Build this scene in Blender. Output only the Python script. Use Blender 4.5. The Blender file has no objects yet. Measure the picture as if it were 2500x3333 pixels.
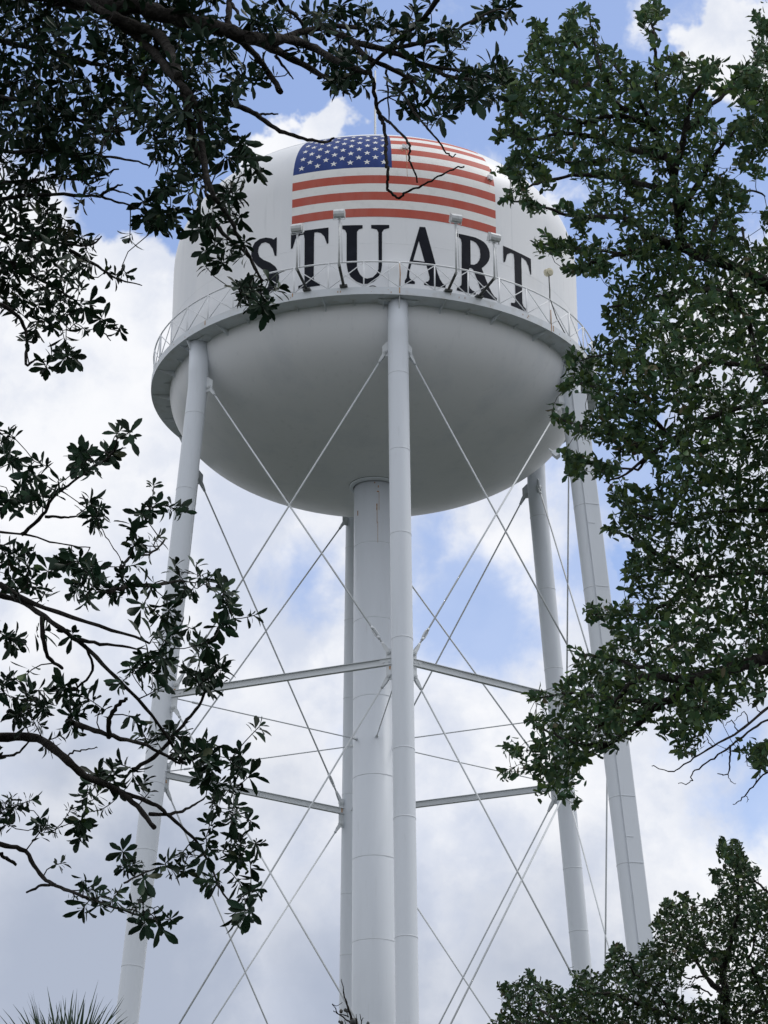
import bpy, math, random
import numpy as np
from mathutils import Vector, Matrix
from mathutils.geometry import tessellate_polygon

random.seed(7)
RNG = np.random.default_rng(11)
SC = bpy.context.scene
COL = SC.collection
R = math.radians

# ------------------------------------------------------------------ camera
F_PX, W_PX, H_PX = 8374.5, 2500.0, 3333.0
PITCH, YAW, ROLL = 0.40239, 0.00394, -0.00032
CAM = np.array([0.0, -74.356, 1.6])
_cy, _sy, _cp, _sp = math.cos(YAW), math.sin(YAW), math.cos(PITCH), math.sin(PITCH)
FWD = np.array([_sy*_cp, _cy*_cp, _sp])
_r0 = np.array([_cy, -_sy, 0.0])
_u0 = np.cross(_r0, FWD)
RGT = math.cos(ROLL)*_r0 + math.sin(ROLL)*_u0
UPV = -math.sin(ROLL)*_r0 + math.cos(ROLL)*_u0
cd = bpy.data.cameras.new('camera')
cam = bpy.data.objects.new('camera', cd)
COL.objects.link(cam)
cd.sensor_fit = 'HORIZONTAL'
cd.sensor_width = 36.0
cd.lens = 36.0*F_PX/W_PX
cd.clip_start = 0.1
cd.clip_end = 9000.0
m4 = Matrix([[RGT[i], UPV[i], -FWD[i], CAM[i]] for i in range(3)] + [[0, 0, 0, 1]])
cam.matrix_world = m4
SC.camera = cam
SC.render.resolution_x, SC.render.resolution_y = 768, 1024

PX = F_PX/1.507          # focal length in the 1659 x 2212 units used below
def ray(X, Y):
    return FWD + ((X-829.5)/PX)*RGT - ((Y-1106.0)/PX)*UPV
def at(X, Y, d):
    return CAM + d*ray(X, Y)

# ------------------------------------------------------------------ sky, sun, exposure
SUN_EL, SUN_AZ = R(58), R(72)      # azimuth measured from +Y towards +X
SKY_STRENGTH = 0.10
world = bpy.data.worlds.new('World')
SC.world = world
world.use_nodes = True
wt = world.node_tree
wt.nodes.clear()
WN, WL = wt.nodes.new, wt.links.new
def wmath(op, a, b=None, c=None, clamp=False):
    n = WN('ShaderNodeMath'); n.operation = op; n.use_clamp = clamp
    for i, v in enumerate((a, b, c)):
        if v is None: continue
        if isinstance(v, (int, float)): n.inputs[i].default_value = v
        else: WL(v, n.inputs[i])
    return n.outputs[0]
def wvec(op, a, b=None, scale=None):
    n = WN('ShaderNodeVectorMath'); n.operation = op
    for i, v in enumerate((a, b)):
        if v is None: continue
        if isinstance(v, (tuple, list, np.ndarray)): n.inputs[i].default_value = tuple(float(x) for x in v)
        else: WL(v, n.inputs[i])
    if scale is not None: n.inputs['Scale'].default_value = scale
    return n.outputs['Value'] if op in ('LENGTH', 'DISTANCE', 'DOT_PRODUCT') else n.outputs[0]
def wnoise(vec, scale, detail=6.0, rough=0.55, dist=0.0):
    n = WN('ShaderNodeTexNoise'); n.inputs['Scale'].default_value = scale
    n.inputs['Detail'].default_value = detail; n.inputs['Roughness'].default_value = rough
    n.inputs['Distortion'].default_value = dist
    WL(vec, n.inputs['Vector'])
    return n
def wrange(v, a, b, lo=0.0, hi=1.0):
    n = WN('ShaderNodeMapRange'); n.interpolation_type = 'SMOOTHSTEP'
    n.inputs[1].default_value = a; n.inputs[2].default_value = b
    n.inputs[3].default_value = lo; n.inputs[4].default_value = hi
    WL(v, n.inputs[0])
    return n.outputs[0]
def wmix(f, a, b):
    n = WN('ShaderNodeMix'); n.data_type = 'RGBA'
    WL(f, n.inputs[0])
    for i, v in ((6, a), (7, b)):
        if isinstance(v, tuple): n.inputs[i].default_value = v + (1.0,)
        else: WL(v, n.inputs[i])
    return n.outputs[2]

sky = WN('ShaderNodeTexSky')
sky.sky_type = 'NISHITA'
sky.sun_disc = False
sky.sun_elevation = SUN_EL
sky.sun_rotation = SUN_AZ
sky.air_density, sky.dust_density, sky.ozone_density = 1.0, 1.5, 1.0
tc = WN('ShaderNodeTexCoord')
direc = wvec('NORMALIZE', tc.outputs['Generated'])
warp = wvec('SUBTRACT', wnoise(direc, 26.0, 5.0, 0.6).outputs['Color'], (0.5, 0.5, 0.5))
wdir = wvec('ADD', direc, wvec('SCALE', warp, scale=0.055))
def unit(X, Y):
    v = ray(X, Y); return v/np.linalg.norm(v)
# openings in the cloud deck: direction, angular radius (px of the photo), weight
GAPS = [(1210, 120, 420, 1.3), (860, 190, 330, 1.25), (560, 180, 330, 1.2), (330, 330, 330, 1.5), (450, 440, 190, 1.3),
        (1480, 360, 320, 1.2), (1290, 560, 240, 1.15), (1330, 900, 150, 0.7), (1350, 1200, 130, 0.7),
        (200, 160, 400, 1.1),
        (700, -160, 600, 1.1), (1500, -250, 560, 1.0), (1120, 420, 160, 0.8), (1440, 1000, 90, 0.6)]
BANKS = [(1590, 120, 130, 1.25), (690, 270, 80, 1.1), (600, 330, 120, 1.0), (1240, -30, 120, 0.5), (1640, 60, 110, 0.8), (1400, 60, 90, 0.45), (250, 620, 140, 1.0), (420, 640, 110, 0.9), (1180, 470, 60, 0.3)]
def blobs(lst, src):
    tot = None
    for X, Y, r, w in lst:
        d = wvec('DISTANCE', src, unit(X, Y))
        g = wmath('MULTIPLY', wmath('SUBTRACT', 1.0, wmath('DIVIDE', d, r/PX), clamp=True), w)
        tot = g if tot is None else wmath('MAXIMUM', tot, g)
    return tot
gap = blobs(GAPS, wdir)
bank = blobs(BANKS, wdir)
PALE = [(1020, 1340, 260, 1.1), (920, 1200, 170, 0.9), (650, 1230, 180, 0.8), (1360, 1020, 260, 1.1), (1330, 1250, 210, 1.1), (1600, 1750, 170, 0.9), (1540, 1620, 150, 0.8), (1290, 760, 200, 1.0), (780, 1560, 120, 0.4)]
pale = blobs(PALE, wdir)
fine = wnoise(direc, 38.0, 9.0, 0.62, 0.4).outputs['Fac']
gv = wmath('ADD', wmath('SUBTRACT', gap, wmath('MULTIPLY', bank, 1.1)), wmath('MULTIPLY', wmath('SUBTRACT', fine, 0.5), 0.85))
blue = wrange(gv, 0.14, 0.56)
pv = wmath('ADD', pale, wmath('MULTIPLY', wmath('SUBTRACT', fine, 0.5), 0.8))
blue = wmath('MAXIMUM', blue, wmath('MULTIPLY', wrange(pv, 0.12, 0.80), 0.82))
shade = wnoise(wdir, 12.0, 6.0, 0.55).outputs['Fac']
shade2 = wnoise(direc, 26.0, 7.0, 0.55).outputs['Fac']
bright = wrange(wmath('ADD', wmath('MULTIPLY', shade, 0.5), wmath('MULTIPLY', shade2, 0.5)), 0.36, 0.60)
DARKS = [(200, 2150, 560, 1.05), (330, 1900, 330, 0.85), (760, 2180, 460, 0.8), (150, 1650, 300, 0.55), (1150, 2120, 450, 0.6), (620, 1750, 320, 0.35)]
dark = blobs(DARKS, wdir)
dk = wrange(dark, 0.0, 0.75)
cloud = wmix(bright, (6.0, 6.5, 7.7), (8.8, 8.9, 9.2))
cloud = wmix(dk, cloud, (4.0, 4.5, 5.6))
blue_sky = wmix(wmath('MULTIPLY', blue, 1.0), cloud, None) if False else None
lift = WN('ShaderNodeMix'); lift.data_type = 'RGBA'; lift.blend_type = 'ADD'; lift.inputs[0].default_value = 1.0
WL(sky.outputs[0], lift.inputs[6]); lift.inputs[7].default_value = (1.2, 1.62, 3.1, 1.0)   # thin high veil over the blue
final = WN('ShaderNodeMix'); final.data_type = 'RGBA'
WL(blue, final.inputs[0]); WL(cloud, final.inputs[6]); WL(lift.outputs[2], final.inputs[7])
bg = WN('ShaderNodeBackground'); bg.inputs['Strength'].default_value = SKY_STRENGTH
WL(final.outputs[2], bg.inputs['Color'])
wo = WN('ShaderNodeOutputWorld'); WL(bg.outputs[0], wo.inputs['Surface'])

sl = bpy.data.lights.new('sun', 'SUN')
sl.energy = 1.3
sl.angle = R(14)
sl.color = (1.0, 0.975, 0.94)
sun = bpy.data.objects.new('sun', sl)
COL.objects.link(sun)
sd = Vector((math.cos(SUN_EL)*math.sin(SUN_AZ), math.cos(SUN_EL)*math.cos(SUN_AZ), math.sin(SUN_EL)))
sun.rotation_euler = sd.to_track_quat('Z', 'Y').to_euler()
sun.location = (60, 20, 120)
SC.view_settings.view_transform = 'Standard'
SC.view_settings.look = 'None'
SC.view_settings.exposure = 0.12
SC.view_settings.gamma = 1.0
SC.cycles.max_bounces = 8
SC.cycles.use_denoising = True

# ------------------------------------------------------------------ materials
def material(name, color, rough=0.6, noise=None, bump=None, spec=0.3, tint=False, translucent=0.0, back=None, stretch=(1, 1, 1)):
    m = bpy.data.materials.new(name); m.use_nodes = True
    nt = m.node_tree; b = nt.nodes['Principled BSDF']
    b.inputs['Base Color'].default_value = color + (1.0,)
    b.inputs['Roughness'].default_value = rough
    b.inputs['Specular IOR Level'].default_value = spec
    out = nt.nodes['Material Output']
    src = None
    tcn = nt.nodes.new('ShaderNodeTexCoord')
    mp = nt.nodes.new('ShaderNodeMapping'); mp.inputs['Scale'].default_value = stretch
    nt.links.new(tcn.outputs['Object'], mp.inputs['Vector'])
    if noise:
        for sc, dark, lo, hi in noise:
            n = nt.nodes.new('ShaderNodeTexNoise'); n.inputs['Scale'].default_value = sc
            n.inputs['Detail'].default_value = 6.0; n.inputs['Roughness'].default_value = 0.6
            nt.links.new(mp.outputs[0], n.inputs['Vector'])
            mr = nt.nodes.new('ShaderNodeMapRange'); mr.inputs[1].default_value = lo; mr.inputs[2].default_value = hi
            nt.links.new(n.outputs['Fac'], mr.inputs[0])
            mx = nt.nodes.new('ShaderNodeMix'); mx.data_type = 'RGBA'
            nt.links.new(mr.outputs[0], mx.inputs[0])
            if src is None: mx.inputs[6].default_value = color + (1.0,)
            else: nt.links.new(src, mx.inputs[6])
            mx.inputs[7].default_value = dark + (1.0,)
            src = mx.outputs[2]
    if tint:
        at_ = nt.nodes.new('ShaderNodeAttribute'); at_.attribute_name = 'tint'
        mx = nt.nodes.new('ShaderNodeMix'); mx.data_type = 'RGBA'; mx.blend_type = 'MULTIPLY'; mx.inputs[0].default_value = 1.0
        if src is None: mx.inputs[6].default_value = color + (1.0,)
        else: nt.links.new(src, mx.inputs[6])
        nt.links.new(at_.outputs['Color'], mx.inputs[7])
        src = mx.outputs[2]
    if back is not None:
        gm = nt.nodes.new('ShaderNodeNewGeometry')
        mx = nt.nodes.new('ShaderNodeMix'); mx.data_type = 'RGBA'
        nt.links.new(gm.outputs['Backfacing'], mx.inputs[0])
        nt.links.new(src, mx.inputs[6])
        m2 = nt.nodes.new('ShaderNodeMix'); m2.data_type = 'RGBA'; m2.blend_type = 'MULTIPLY'; m2.inputs[0].default_value = 1.0
        nt.links.new(src, m2.inputs[6]); m2.inputs[7].default_value = back + (1.0,)
        nt.links.new(m2.outputs[2], mx.inputs[7])
        src = mx.outputs[2]
    if src is not None: nt.links.new(src, b.inputs['Base Color'])
    if bump:
        n = nt.nodes.new('ShaderNodeTexNoise'); n.inputs['Scale'].default_value = bump[0]; n.inputs['Detail'].default_value = 8.0
        nt.links.new(mp.outputs[0], n.inputs['Vector'])
        bn = nt.nodes.new('ShaderNodeBump'); bn.inputs['Strength'].default_value = bump[1]; bn.inputs['Distance'].default_value = bump[2]
        nt.links.new(n.outputs['Fac'], bn.inputs['Height']); nt.links.new(bn.outputs[0], b.inputs['Normal'])
    if translucent > 0:
        tr = nt.nodes.new('ShaderNodeBsdfTranslucent')
        if src is not None: nt.links.new(src, tr.inputs['Color'])
        ms = nt.nodes.new('ShaderNodeMixShader'); ms.inputs[0].default_value = translucent
        nt.links.new(b.outputs[0], ms.inputs[1]); nt.links.new(tr.outputs[0], ms.inputs[2])
        nt.links.new(ms.outputs[0], out.inputs['Surface'])
    return m

M = {}
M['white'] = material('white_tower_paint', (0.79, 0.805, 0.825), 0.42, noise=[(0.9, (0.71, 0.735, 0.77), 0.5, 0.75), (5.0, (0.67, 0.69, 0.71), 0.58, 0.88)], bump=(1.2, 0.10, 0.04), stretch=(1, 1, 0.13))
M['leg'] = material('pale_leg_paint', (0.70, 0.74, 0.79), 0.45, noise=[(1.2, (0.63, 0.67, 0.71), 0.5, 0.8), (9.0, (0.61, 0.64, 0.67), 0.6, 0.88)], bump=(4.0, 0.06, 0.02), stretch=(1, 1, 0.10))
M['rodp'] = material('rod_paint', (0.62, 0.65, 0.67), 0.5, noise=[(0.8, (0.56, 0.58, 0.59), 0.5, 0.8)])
M['deck'] = material('balcony_steel', (0.66, 0.70, 0.74), 0.5, noise=[(2.2, (0.55, 0.56, 0.55), 0.5, 0.75), (14.0, (0.30, 0.27, 0.23), 0.70, 0.86)])
M['seam'] = material('weld_seam', (0.655, 0.69, 0.73), 0.5)
M['rail'] = material('rail_paint', (0.80, 0.82, 0.84), 0.45)
M['red'] = material('mural_red', (0.49, 0.105, 0.075), 0.55, noise=[(2.4, (0.49, 0.14, 0.11), 0.42, 0.75), (9.0, (0.40, 0.10, 0.08), 0.55, 0.8)], spec=0.15, stretch=(1, 1, 0.25))
M['blue'] = material('mural_blue', (0.024, 0.05, 0.19), 0.5, noise=[(3.0, (0.035, 0.07, 0.25), 0.42, 0.75)], spec=0.15, stretch=(1, 1, 0.3))
M['star'] = material('mural_white', (0.80, 0.80, 0.78), 0.5, noise=[(4.0, (0.7, 0.7, 0.68), 0.5, 0.8)])
M['black'] = material('letter_black', (0.008, 0.010, 0.017), 0.6, noise=[(3.0, (0.018, 0.021, 0.032), 0.5, 0.85)], spec=0.12)
M['dark_steel'] = material('dark_steel', (0.06, 0.065, 0.065), 0.5, noise=[(8.0, (0.12, 0.10, 0.08), 0.5, 0.8)])
M['galv'] = material('galvanised_steel', (0.62, 0.64, 0.65), 0.4, noise=[(12.0, (0.5, 0.52, 0.53), 0.45, 0.7)])
M['glass'] = material('lamp_glass', (0.60, 0.64, 0.66), 0.15, spec=0.5)
M['cream'] = material('cream_lamp', (0.72, 0.67, 0.50), 0.5)
M['rust'] = material('rust', (0.40, 0.20, 0.09), 0.85, noise=[(9.0, (0.58, 0.44, 0.30), 0.4, 0.7)])
M['bark'] = material('bark', (0.024, 0.022, 0.020), 0.95, noise=[(14.0, (0.05, 0.046, 0.042), 0.45, 0.7), (55.0, (0.014, 0.013, 0.012), 0.5, 0.75)], bump=(40.0, 0.9, 0.03), spec=0.1)
M['bark2'] = material('pale_twig_bark', (0.10, 0.092, 0.078), 0.9, noise=[(14.0, (0.06, 0.055, 0.045), 0.45, 0.7)], bump=(40.0, 0.7, 0.02))
M['leafA'] = material('broad_leaf', (0.015, 0.032, 0.017), 0.5, tint=True, translucent=0.07, back=(1.1, 1.1, 1.2), spec=0.13)
M['leafB'] = material('small_oak_leaf', (0.056, 0.100, 0.050), 0.5, tint=True, translucent=0.24, back=(1.1, 1.12, 1.2), spec=0.1)
M['leafC'] = material('far_oak_leaf', (0.040, 0.070, 0.036), 0.55, tint=True, translucent=0.15, back=(1.1, 1.1, 1.2), spec=0.1)
M['frond'] = material('palm_frond', (0.045, 0.075, 0.045), 0.45, noise=[(3.0, (0.07, 0.10, 0.05), 0.45, 0.7)], translucent=0.1)
M['grass'] = material('ground_grass', (0.042, 0.047, 0.037), 0.95, noise=[(0.4, (0.062, 0.06, 0.054), 0.5, 0.7), (25.0, (0.03, 0.05, 0.02), 0.5, 0.7)], bump=(30.0, 0.6, 0.05))
M['concrete'] = material('concrete', (0.36, 0.35, 0.33), 0.9, noise=[(3.0, (0.28, 0.27, 0.25), 0.45, 0.7)], bump=(30.0, 0.4, 0.01))

# ------------------------------------------------------------------ mesh helpers
class MB:
    def __init__(self):
        self.v, self.f, self.mi, self.sm = [], [], [], []
    def add(self, verts, faces, mi=0, smooth=False):
        o = len(self.v)
        self.v.extend([tuple(float(c) for c in p) for p in verts])
        self.f.extend([tuple(i+o for i in f) for f in faces])
        self.mi.extend([mi]*len(faces)); self.sm.extend([smooth]*len(faces))
    def tube(self, pts, rad, n=12, mi=0, smooth=True, caps=True):
        pts = [np.array(p, float) for p in pts]
        if isinstance(rad, (int, float)): rad = [rad]*len(pts)
        vs, prev = [], None
        for i, p in enumerate(pts):
            a, b = pts[max(i-1, 0)], pts[min(i+1, len(pts)-1)]
            t = b-a; t = t/(np.linalg.norm(t)+1e-12)
            if prev is None:
                h = np.array([0, 0, 1.0]) if abs(t[2]) < 0.9 else np.array([1.0, 0, 0])
                u = np.cross(t, h)
            else:
                u = prev - t*np.dot(prev, t)
            u = u/(np.linalg.norm(u)+1e-12); w = np.cross(t, u); prev = u
            for k in range(n):
                a_ = 2*math.pi*k/n
                vs.append(p + rad[i]*(math.cos(a_)*u + math.sin(a_)*w))
        fs = []
        for i in range(len(pts)-1):
            for k in range(n):
                k2 = (k+1) % n
                fs.append((i*n+k, i*n+k2, (i+1)*n+k2, (i+1)*n+k))
        self.add(vs, fs, mi, smooth)
        if caps:
            o = len(self.v) - len(vs)
            self.f.append(tuple(o+k for k in reversed(range(n)))); self.mi.append(mi); self.sm.append(False)
            e = o+(len(pts)-1)*n
            self.f.append(tuple(e+k for k in range(n))); self.mi.append(mi); self.sm.append(False)
    def frame_box(self, c, ax, ay, az, sx, sy, sz, mi=0):
        c, ax, ay, az = [np.array(q, float) for q in (c, ax, ay, az)]
        vs = [c + ax*sx*i + ay*sy*j + az*sz*k for i in (-.5, .5) for j in (-.5, .5) for k in (-.5, .5)]
        self.add(vs, [(0, 1, 3, 2), (4, 6, 7, 5), (0, 4, 5, 1), (2, 3, 7, 6), (0, 2, 6, 4), (1, 5, 7, 3)], mi)
    def prism(self, poly, ax, ay, az, o, th, mi=0):
        o, ax, ay, az = [np.array(q, float) for q in (o, ax, ay, az)]
        n = len(poly)
        vs = [o + ax*a + ay*b - az*th/2 for a, b in poly] + [o + ax*a + ay*b + az*th/2 for a, b in poly]
        fs = [tuple(reversed(range(n))), tuple(range(n, 2*n))] + [(i, (i+1) % n, n+(i+1) % n, n+i) for i in range(n)]
        self.add(vs, fs, mi)
    def lathe(self, prof, n=96, mi=0, smooth=True, center=(0, 0), a0=0.0):
        vs = []
        for r, z in prof:
            for k in range(n):
                a = a0 + 2*math.pi*k/n
                vs.append((center[0]+r*math.sin(a), center[1]-r*math.cos(a), z))
        fs = []
        for i in range(len(prof)-1):
            for k in range(n):
                k2 = (k+1) % n
                fs.append((i*n+k, i*n+k2, (i+1)*n+k2, (i+1)*n+k))
        self.add(vs, fs, mi, smooth)
    def ring_bead(self, r, z, w, h, n=96, mi=0):
        self.lathe([(r-0.003, z-w/2), (r+h, z-w*0.25), (r+h, z+w*0.25), (r-0.003, z+w/2)], n, mi)
    def build(self, name, mats, parent=None):
        me = bpy.data.meshes.new(name)
        me.from_pydata(self.v, [], self.f)
        for m in (mats if isinstance(mats, (list, tuple)) else [mats]): me.materials.append(m)
        me.polygons.foreach_set('material_index', self.mi)
        me.polygons.foreach_set('use_smooth', self.sm)
        me.update()
        o = bpy.data.objects.new(name, me)
        COL.objects.link(o)
        if parent: o.parent = parent
        return o

def empty(name, loc, label, cat, group=None):
    o = bpy.data.objects.new(name, None)
    o.empty_display_size = 0.5
    COL.objects.link(o)
    o.location = loc
    o['label'] = label; o['category'] = cat
    if group: o['group'] = group
    return o
def attach(o, parent):
    o.parent = parent
    o.matrix_parent_inverse = Matrix.Translation(-Vector(parent.location))
    return o

# ------------------------------------------------------------------ ground
g = MB()
NG = 64
vs = [(0, 0, 0)]; fs = []
rads = [20, 60, 150, 400, 1200, 4000]
for r_ in rads:
    for k in range(NG):
        a = 2*math.pi*k/NG
        vs.append((r_*math.cos(a), r_*math.sin(a), 0.0))
for k in range(NG): fs.append((0, 1+k, 1+(k+1) % NG))
for i in range(len(rads)-1):
    for k in range(NG):
        k2 = (k+1) % NG
        fs.append((1+i*NG+k, 1+(i+1)*NG+k, 1+(i+1)*NG+k2, 1+i*NG+k2))
g.add(vs, fs)
ground = g.build('ground', M['grass'])
ground['kind'] = 'structure'

# ------------------------------------------------------------------ water tower
ZB = 1.6 + 35.594            # balcony underside
RT = 6.55                    # tank radius
PHI = 0.103                  # turn of the leg hexagon
ZJ = 1.6 + 24.047            # first ring of struts
BAT = 0.0843
RJ = 7.481
Z2 = ZB - 23.6
RL = 0.303
HT, HD, DN, HB = 4.1, 3.6, 2.4, 3.1
tower = empty('water_tower', (0, 0, 0), 'tall white elevated water tower on six legs with a flag mural and black STUART lettering', 'water tower')

def leg_r(z):
    zz = min(z, ZB-1.5)
    return RJ + BAT*(ZJ-zz)
def leg_pt(k, z):
    a = PHI + k*math.pi/3; r = leg_r(z)
    return np.array([r*math.sin(a), -r*math.cos(a), z])
def cyl(r, a, z):
    return np.array([r*math.sin(a), -r*math.cos(a), z])

# tank: bowl, shell and dome as one skin
def dome_rz(u):              # u = parametric angle 0..pi/2 over the dome
    return RT*math.cos(u)**(2/DN) if u < math.pi/2-1e-6 else 0.0, ZB+HT+HD*math.sin(u)**(2/DN)
prof = []
for i in range(0, 41):
    t = math.pi/2*(1-i/40)
    prof.append((max(RT*math.cos(t), 0.0), ZB-HB*math.sin(t)))
prof += [(RT, ZB+0.5), (RT, ZB+1.5), (RT, ZB+2.7), (RT, ZB+3.4)]
us = [math.pi/2*(i/48)**1.6 for i in range(0, 49)]
prof += [dome_rz(u) for u in us]
# arc-length table of shell + dome for painting along it
S_, RR_, ZZ_ = [0.0], [RT], [0.0]
for u in [math.pi/2*(i/400)**1.6 for i in range(0, 401)]:
    r_, z_ = dome_rz(u); z_ -= ZB
    S_.append(S_[-1] + math.hypot(r_-RR_[-1], z_-ZZ_[-1])); RR_.append(r_); ZZ_.append(z_)
S_, RR_, ZZ_ = np.array(S_), np.array(RR_), np.array(ZZ_)
def skin(th_deg, s, off=0.0):
    """point on the tank skin: angle in degrees, arc length s above the balcony"""
    r_ = np.interp(s, S_, RR_); z_ = np.interp(s, S_, ZZ_)
    r2 = np.interp(s+0.02, S_, RR_); z2 = np.interp(s+0.02, S_, ZZ_)
    r1 = np.interp(max(s-0.02, 0), S_, RR_); z1 = np.interp(max(s-0.02, 0), S_, ZZ_)
    tr, tz = r2-r1, z2-z1; l = math.hypot(tr, tz)+1e-9
    r_, z_ = r_+off*tz/l, z_-off*tr/l
    a = R(th_deg)
    return (r_*math.sin(a), -r_*math.cos(a), ZB+z_)
tk = MB()
tk.lathe(prof, 192)
tk.lathe([(RT+0.002, ZB+4.52), (RT+0.004, ZB+4.535), (RT+0.002, ZB+4.55)], 192, 1) if False else None
for z_ in (2.03,):
    tk.ring_bead(RT, ZB+z_, 0.02, 0.003, 192, 0)
rz = dome_rz(0.62)
tk.ring_bead(rz[0], rz[1], 0.025, 0.006, 192, 1)
for ths, s0, s1 in ((-31, 0.3, 2.0), (8.5, 2.05, 4.4), (-12, 0.3, 2.0), (40, 2.05, 4.4), (29, 0.3, 2.0), (-48, 2.05, 4.4), (56, 0.4, 2.0), (-44, 4.9, 7.5), (47, 4.9, 7.5)):
    n_ = 24
    v_ = []
    for i in range(n_+1):
        s = s0+(s1-s0)*i/n_
        for dth, of in ((-0.07, 0.001), (0, 0.004), (0.07, 0.001)):
            v_.append(skin(ths+dth, s, of))
    f_ = []
    for i in range(n_):
        f_ += [(3*i, 3*i+1, 3*i+4, 3*i+3), (3*i+1, 3*i+2, 3*i+5, 3*i+4)]
    tk.add(v_, f_, 0)
tank = tk.build('tank', [M['white'], M['seam']], tower)

# flag mural
fl = MB()
TH0, TH1, THC = -22.6, 34.3, 4.5
S0, SP = 2.93, 0.2880
def patch(a0, a1, s0, s1, na, ns, mi, off):
    v_, f_ = [], []
    for j in range(ns+1):
        for i in range(na+1):
            v_.append(skin(a0+(a1-a0)*i/na, s0+(s1-s0)*j/ns, off))
    for j in range(ns):
        for i in range(na):
            f_.append((j*(na+1)+i, j*(na+1)+i+1, (j+1)*(na+1)+i+1, (j+1)*(na+1)+i))
    fl.add(v_, f_, mi, True)
for k in range(13):
    s0, s1 = S0+k*SP, S0+(k+1)*SP
    a0 = TH0 if k < 6 else THC
    n = int(abs(TH1-a0)/1.2)
    patch(a0, TH1, s0, s1, n, 6, 0 if k % 2 == 0 else 2, 0.006)
patch(TH0, THC, S0+6*SP, S0+13*SP, 26, 40, 1, 0.006)
CH = 7*SP
for row in range(9):
    n = 6 if row % 2 == 0 else 5
    for c in range(n):
        th = -20.25 + 4.52*c + (2.26 if n == 5 else 0.0)
        s = S0+6*SP + CH*(row+1.05)/10.0
        rad = 0.112
        rr = float(np.interp(s, S_, RR_))
        pts = []
        for q in range(10):
            a = math.pi/2 + q*math.pi/5
            rd = rad if q % 2 == 0 else rad*0.40
            pts.append(skin(th + math.degrees(rd*math.cos(a)/RT), s + rd*math.sin(a), 0.011))
        pts.append(skin(th, s, 0.011))
        fl.add(pts, [(q, (q+1) % 10, 10) for q in range(10)], 2)
mural = fl.build('flag_mural', [M['red'], M['blue'], M['star']], tank)

# lettering: outlines as (degrees round the tank, metres above the balcony), one sub-part per letter
P_S = [(-27.41, 2.608), (-26.98, 2.616), (-26.97, 1.976), (-27.54, 1.992), (-28.19, 2.248), (-29.26, 2.453), (-30.49, 2.549), (-31.74, 2.552), (-32.62, 2.447), (-32.83, 2.281), (-32.37, 2.113), (-30.92, 1.951), (-28.8, 1.79), (-27.25, 1.612), (-26.46, 1.439), (-26.08, 1.219), (-26.32, 1.018), (-27.13, 0.871), (-28.29, 0.771), (-29.98, 0.726), (-31.92, 0.775), (-33.92, 0.89), (-34.83, 0.872), (-35.46, 0.811), (-35.97, 0.82), (-36.21, 1.539), (-35.61, 1.525), (-34.91, 1.246), (-33.77, 1.018), (-32.12, 0.895), (-30.55, 0.895), (-29.42, 0.993), (-29.11, 1.173), (-29.49, 1.374), (-30.84, 1.585), (-32.84, 1.804), (-34.34, 2.027), (-35.1, 2.264), (-34.92, 2.488), (-33.93, 2.658), (-32.31, 2.725), (-30.35, 2.706), (-28.6, 2.624), (-27.91, 2.565)]
P_T = [(-22.8, 2.657), (-17.58, 2.639), (-12.33, 2.637), (-12.3, 2.096), (-12.71, 2.081), (-13.42, 2.339), (-14.35, 2.476), (-15.42, 2.523), (-16.18, 2.525), (-16.25, 2.309), (-16.22, 0.948), (-15.81, 0.847), (-14.5, 0.78), (-14.49, 0.694), (-20.48, 0.69), (-20.49, 0.784), (-19.24, 0.822), (-18.79, 0.899), (-18.89, 2.359), (-19.12, 2.516), (-20.07, 2.518), (-21.48, 2.415), (-22.25, 2.11), (-22.79, 2.096)]
P_U = [(-8.87, 2.665), (-3.27, 2.643), (-3.27, 2.534), (-4.24, 2.498), (-4.73, 2.425), (-4.7, 1.272), (-4.49, 1.12), (-3.9, 0.968), (-3.03, 0.852), (-2.01, 0.82), (-0.56, 0.866), (0.45, 0.998), (0.89, 1.148), (0.94, 1.335), (0.88, 2.394), (0.44, 2.49), (-1.02, 2.529), (-1.02, 2.643), (3.75, 2.651), (3.75, 2.547), (2.34, 2.492), (1.84, 2.396), (1.84, 1.262), (1.61, 1.075), (0.89, 0.868), (-0.27, 0.717), (-1.72, 0.644), (-3.16, 0.642), (-4.91, 0.729), (-6.37, 0.906), (-7.11, 1.098), (-7.44, 1.326), (-7.49, 2.385), (-7.91, 2.503), (-8.87, 2.559)]
P_A = [(11.82, 2.662), (13.36, 2.671), (16.05, 1.463), (16.18, 1.351), (16.64, 1.157), (17.26, 0.964), (17.98, 0.831), (18.81, 0.779), (18.75, 0.699), (17.23, 0.697), (13.6, 0.691), (12.89, 0.703), (13.03, 0.788), (13.97, 0.831), (14.33, 0.891), (14.4, 0.984), (13.64, 1.366), (9.56, 1.371), (9.08, 1.142), (8.95, 0.96), (9.16, 0.872), (9.68, 0.82), (10.48, 0.778), (10.47, 0.694), (7.13, 0.685), (7.13, 0.763), (7.83, 0.797), (8.27, 0.886), (8.46, 1.09), (9.05, 1.446)]
P_Ah = [(11.58, 2.172), (10.07, 1.491), (13.11, 1.484)]
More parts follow.
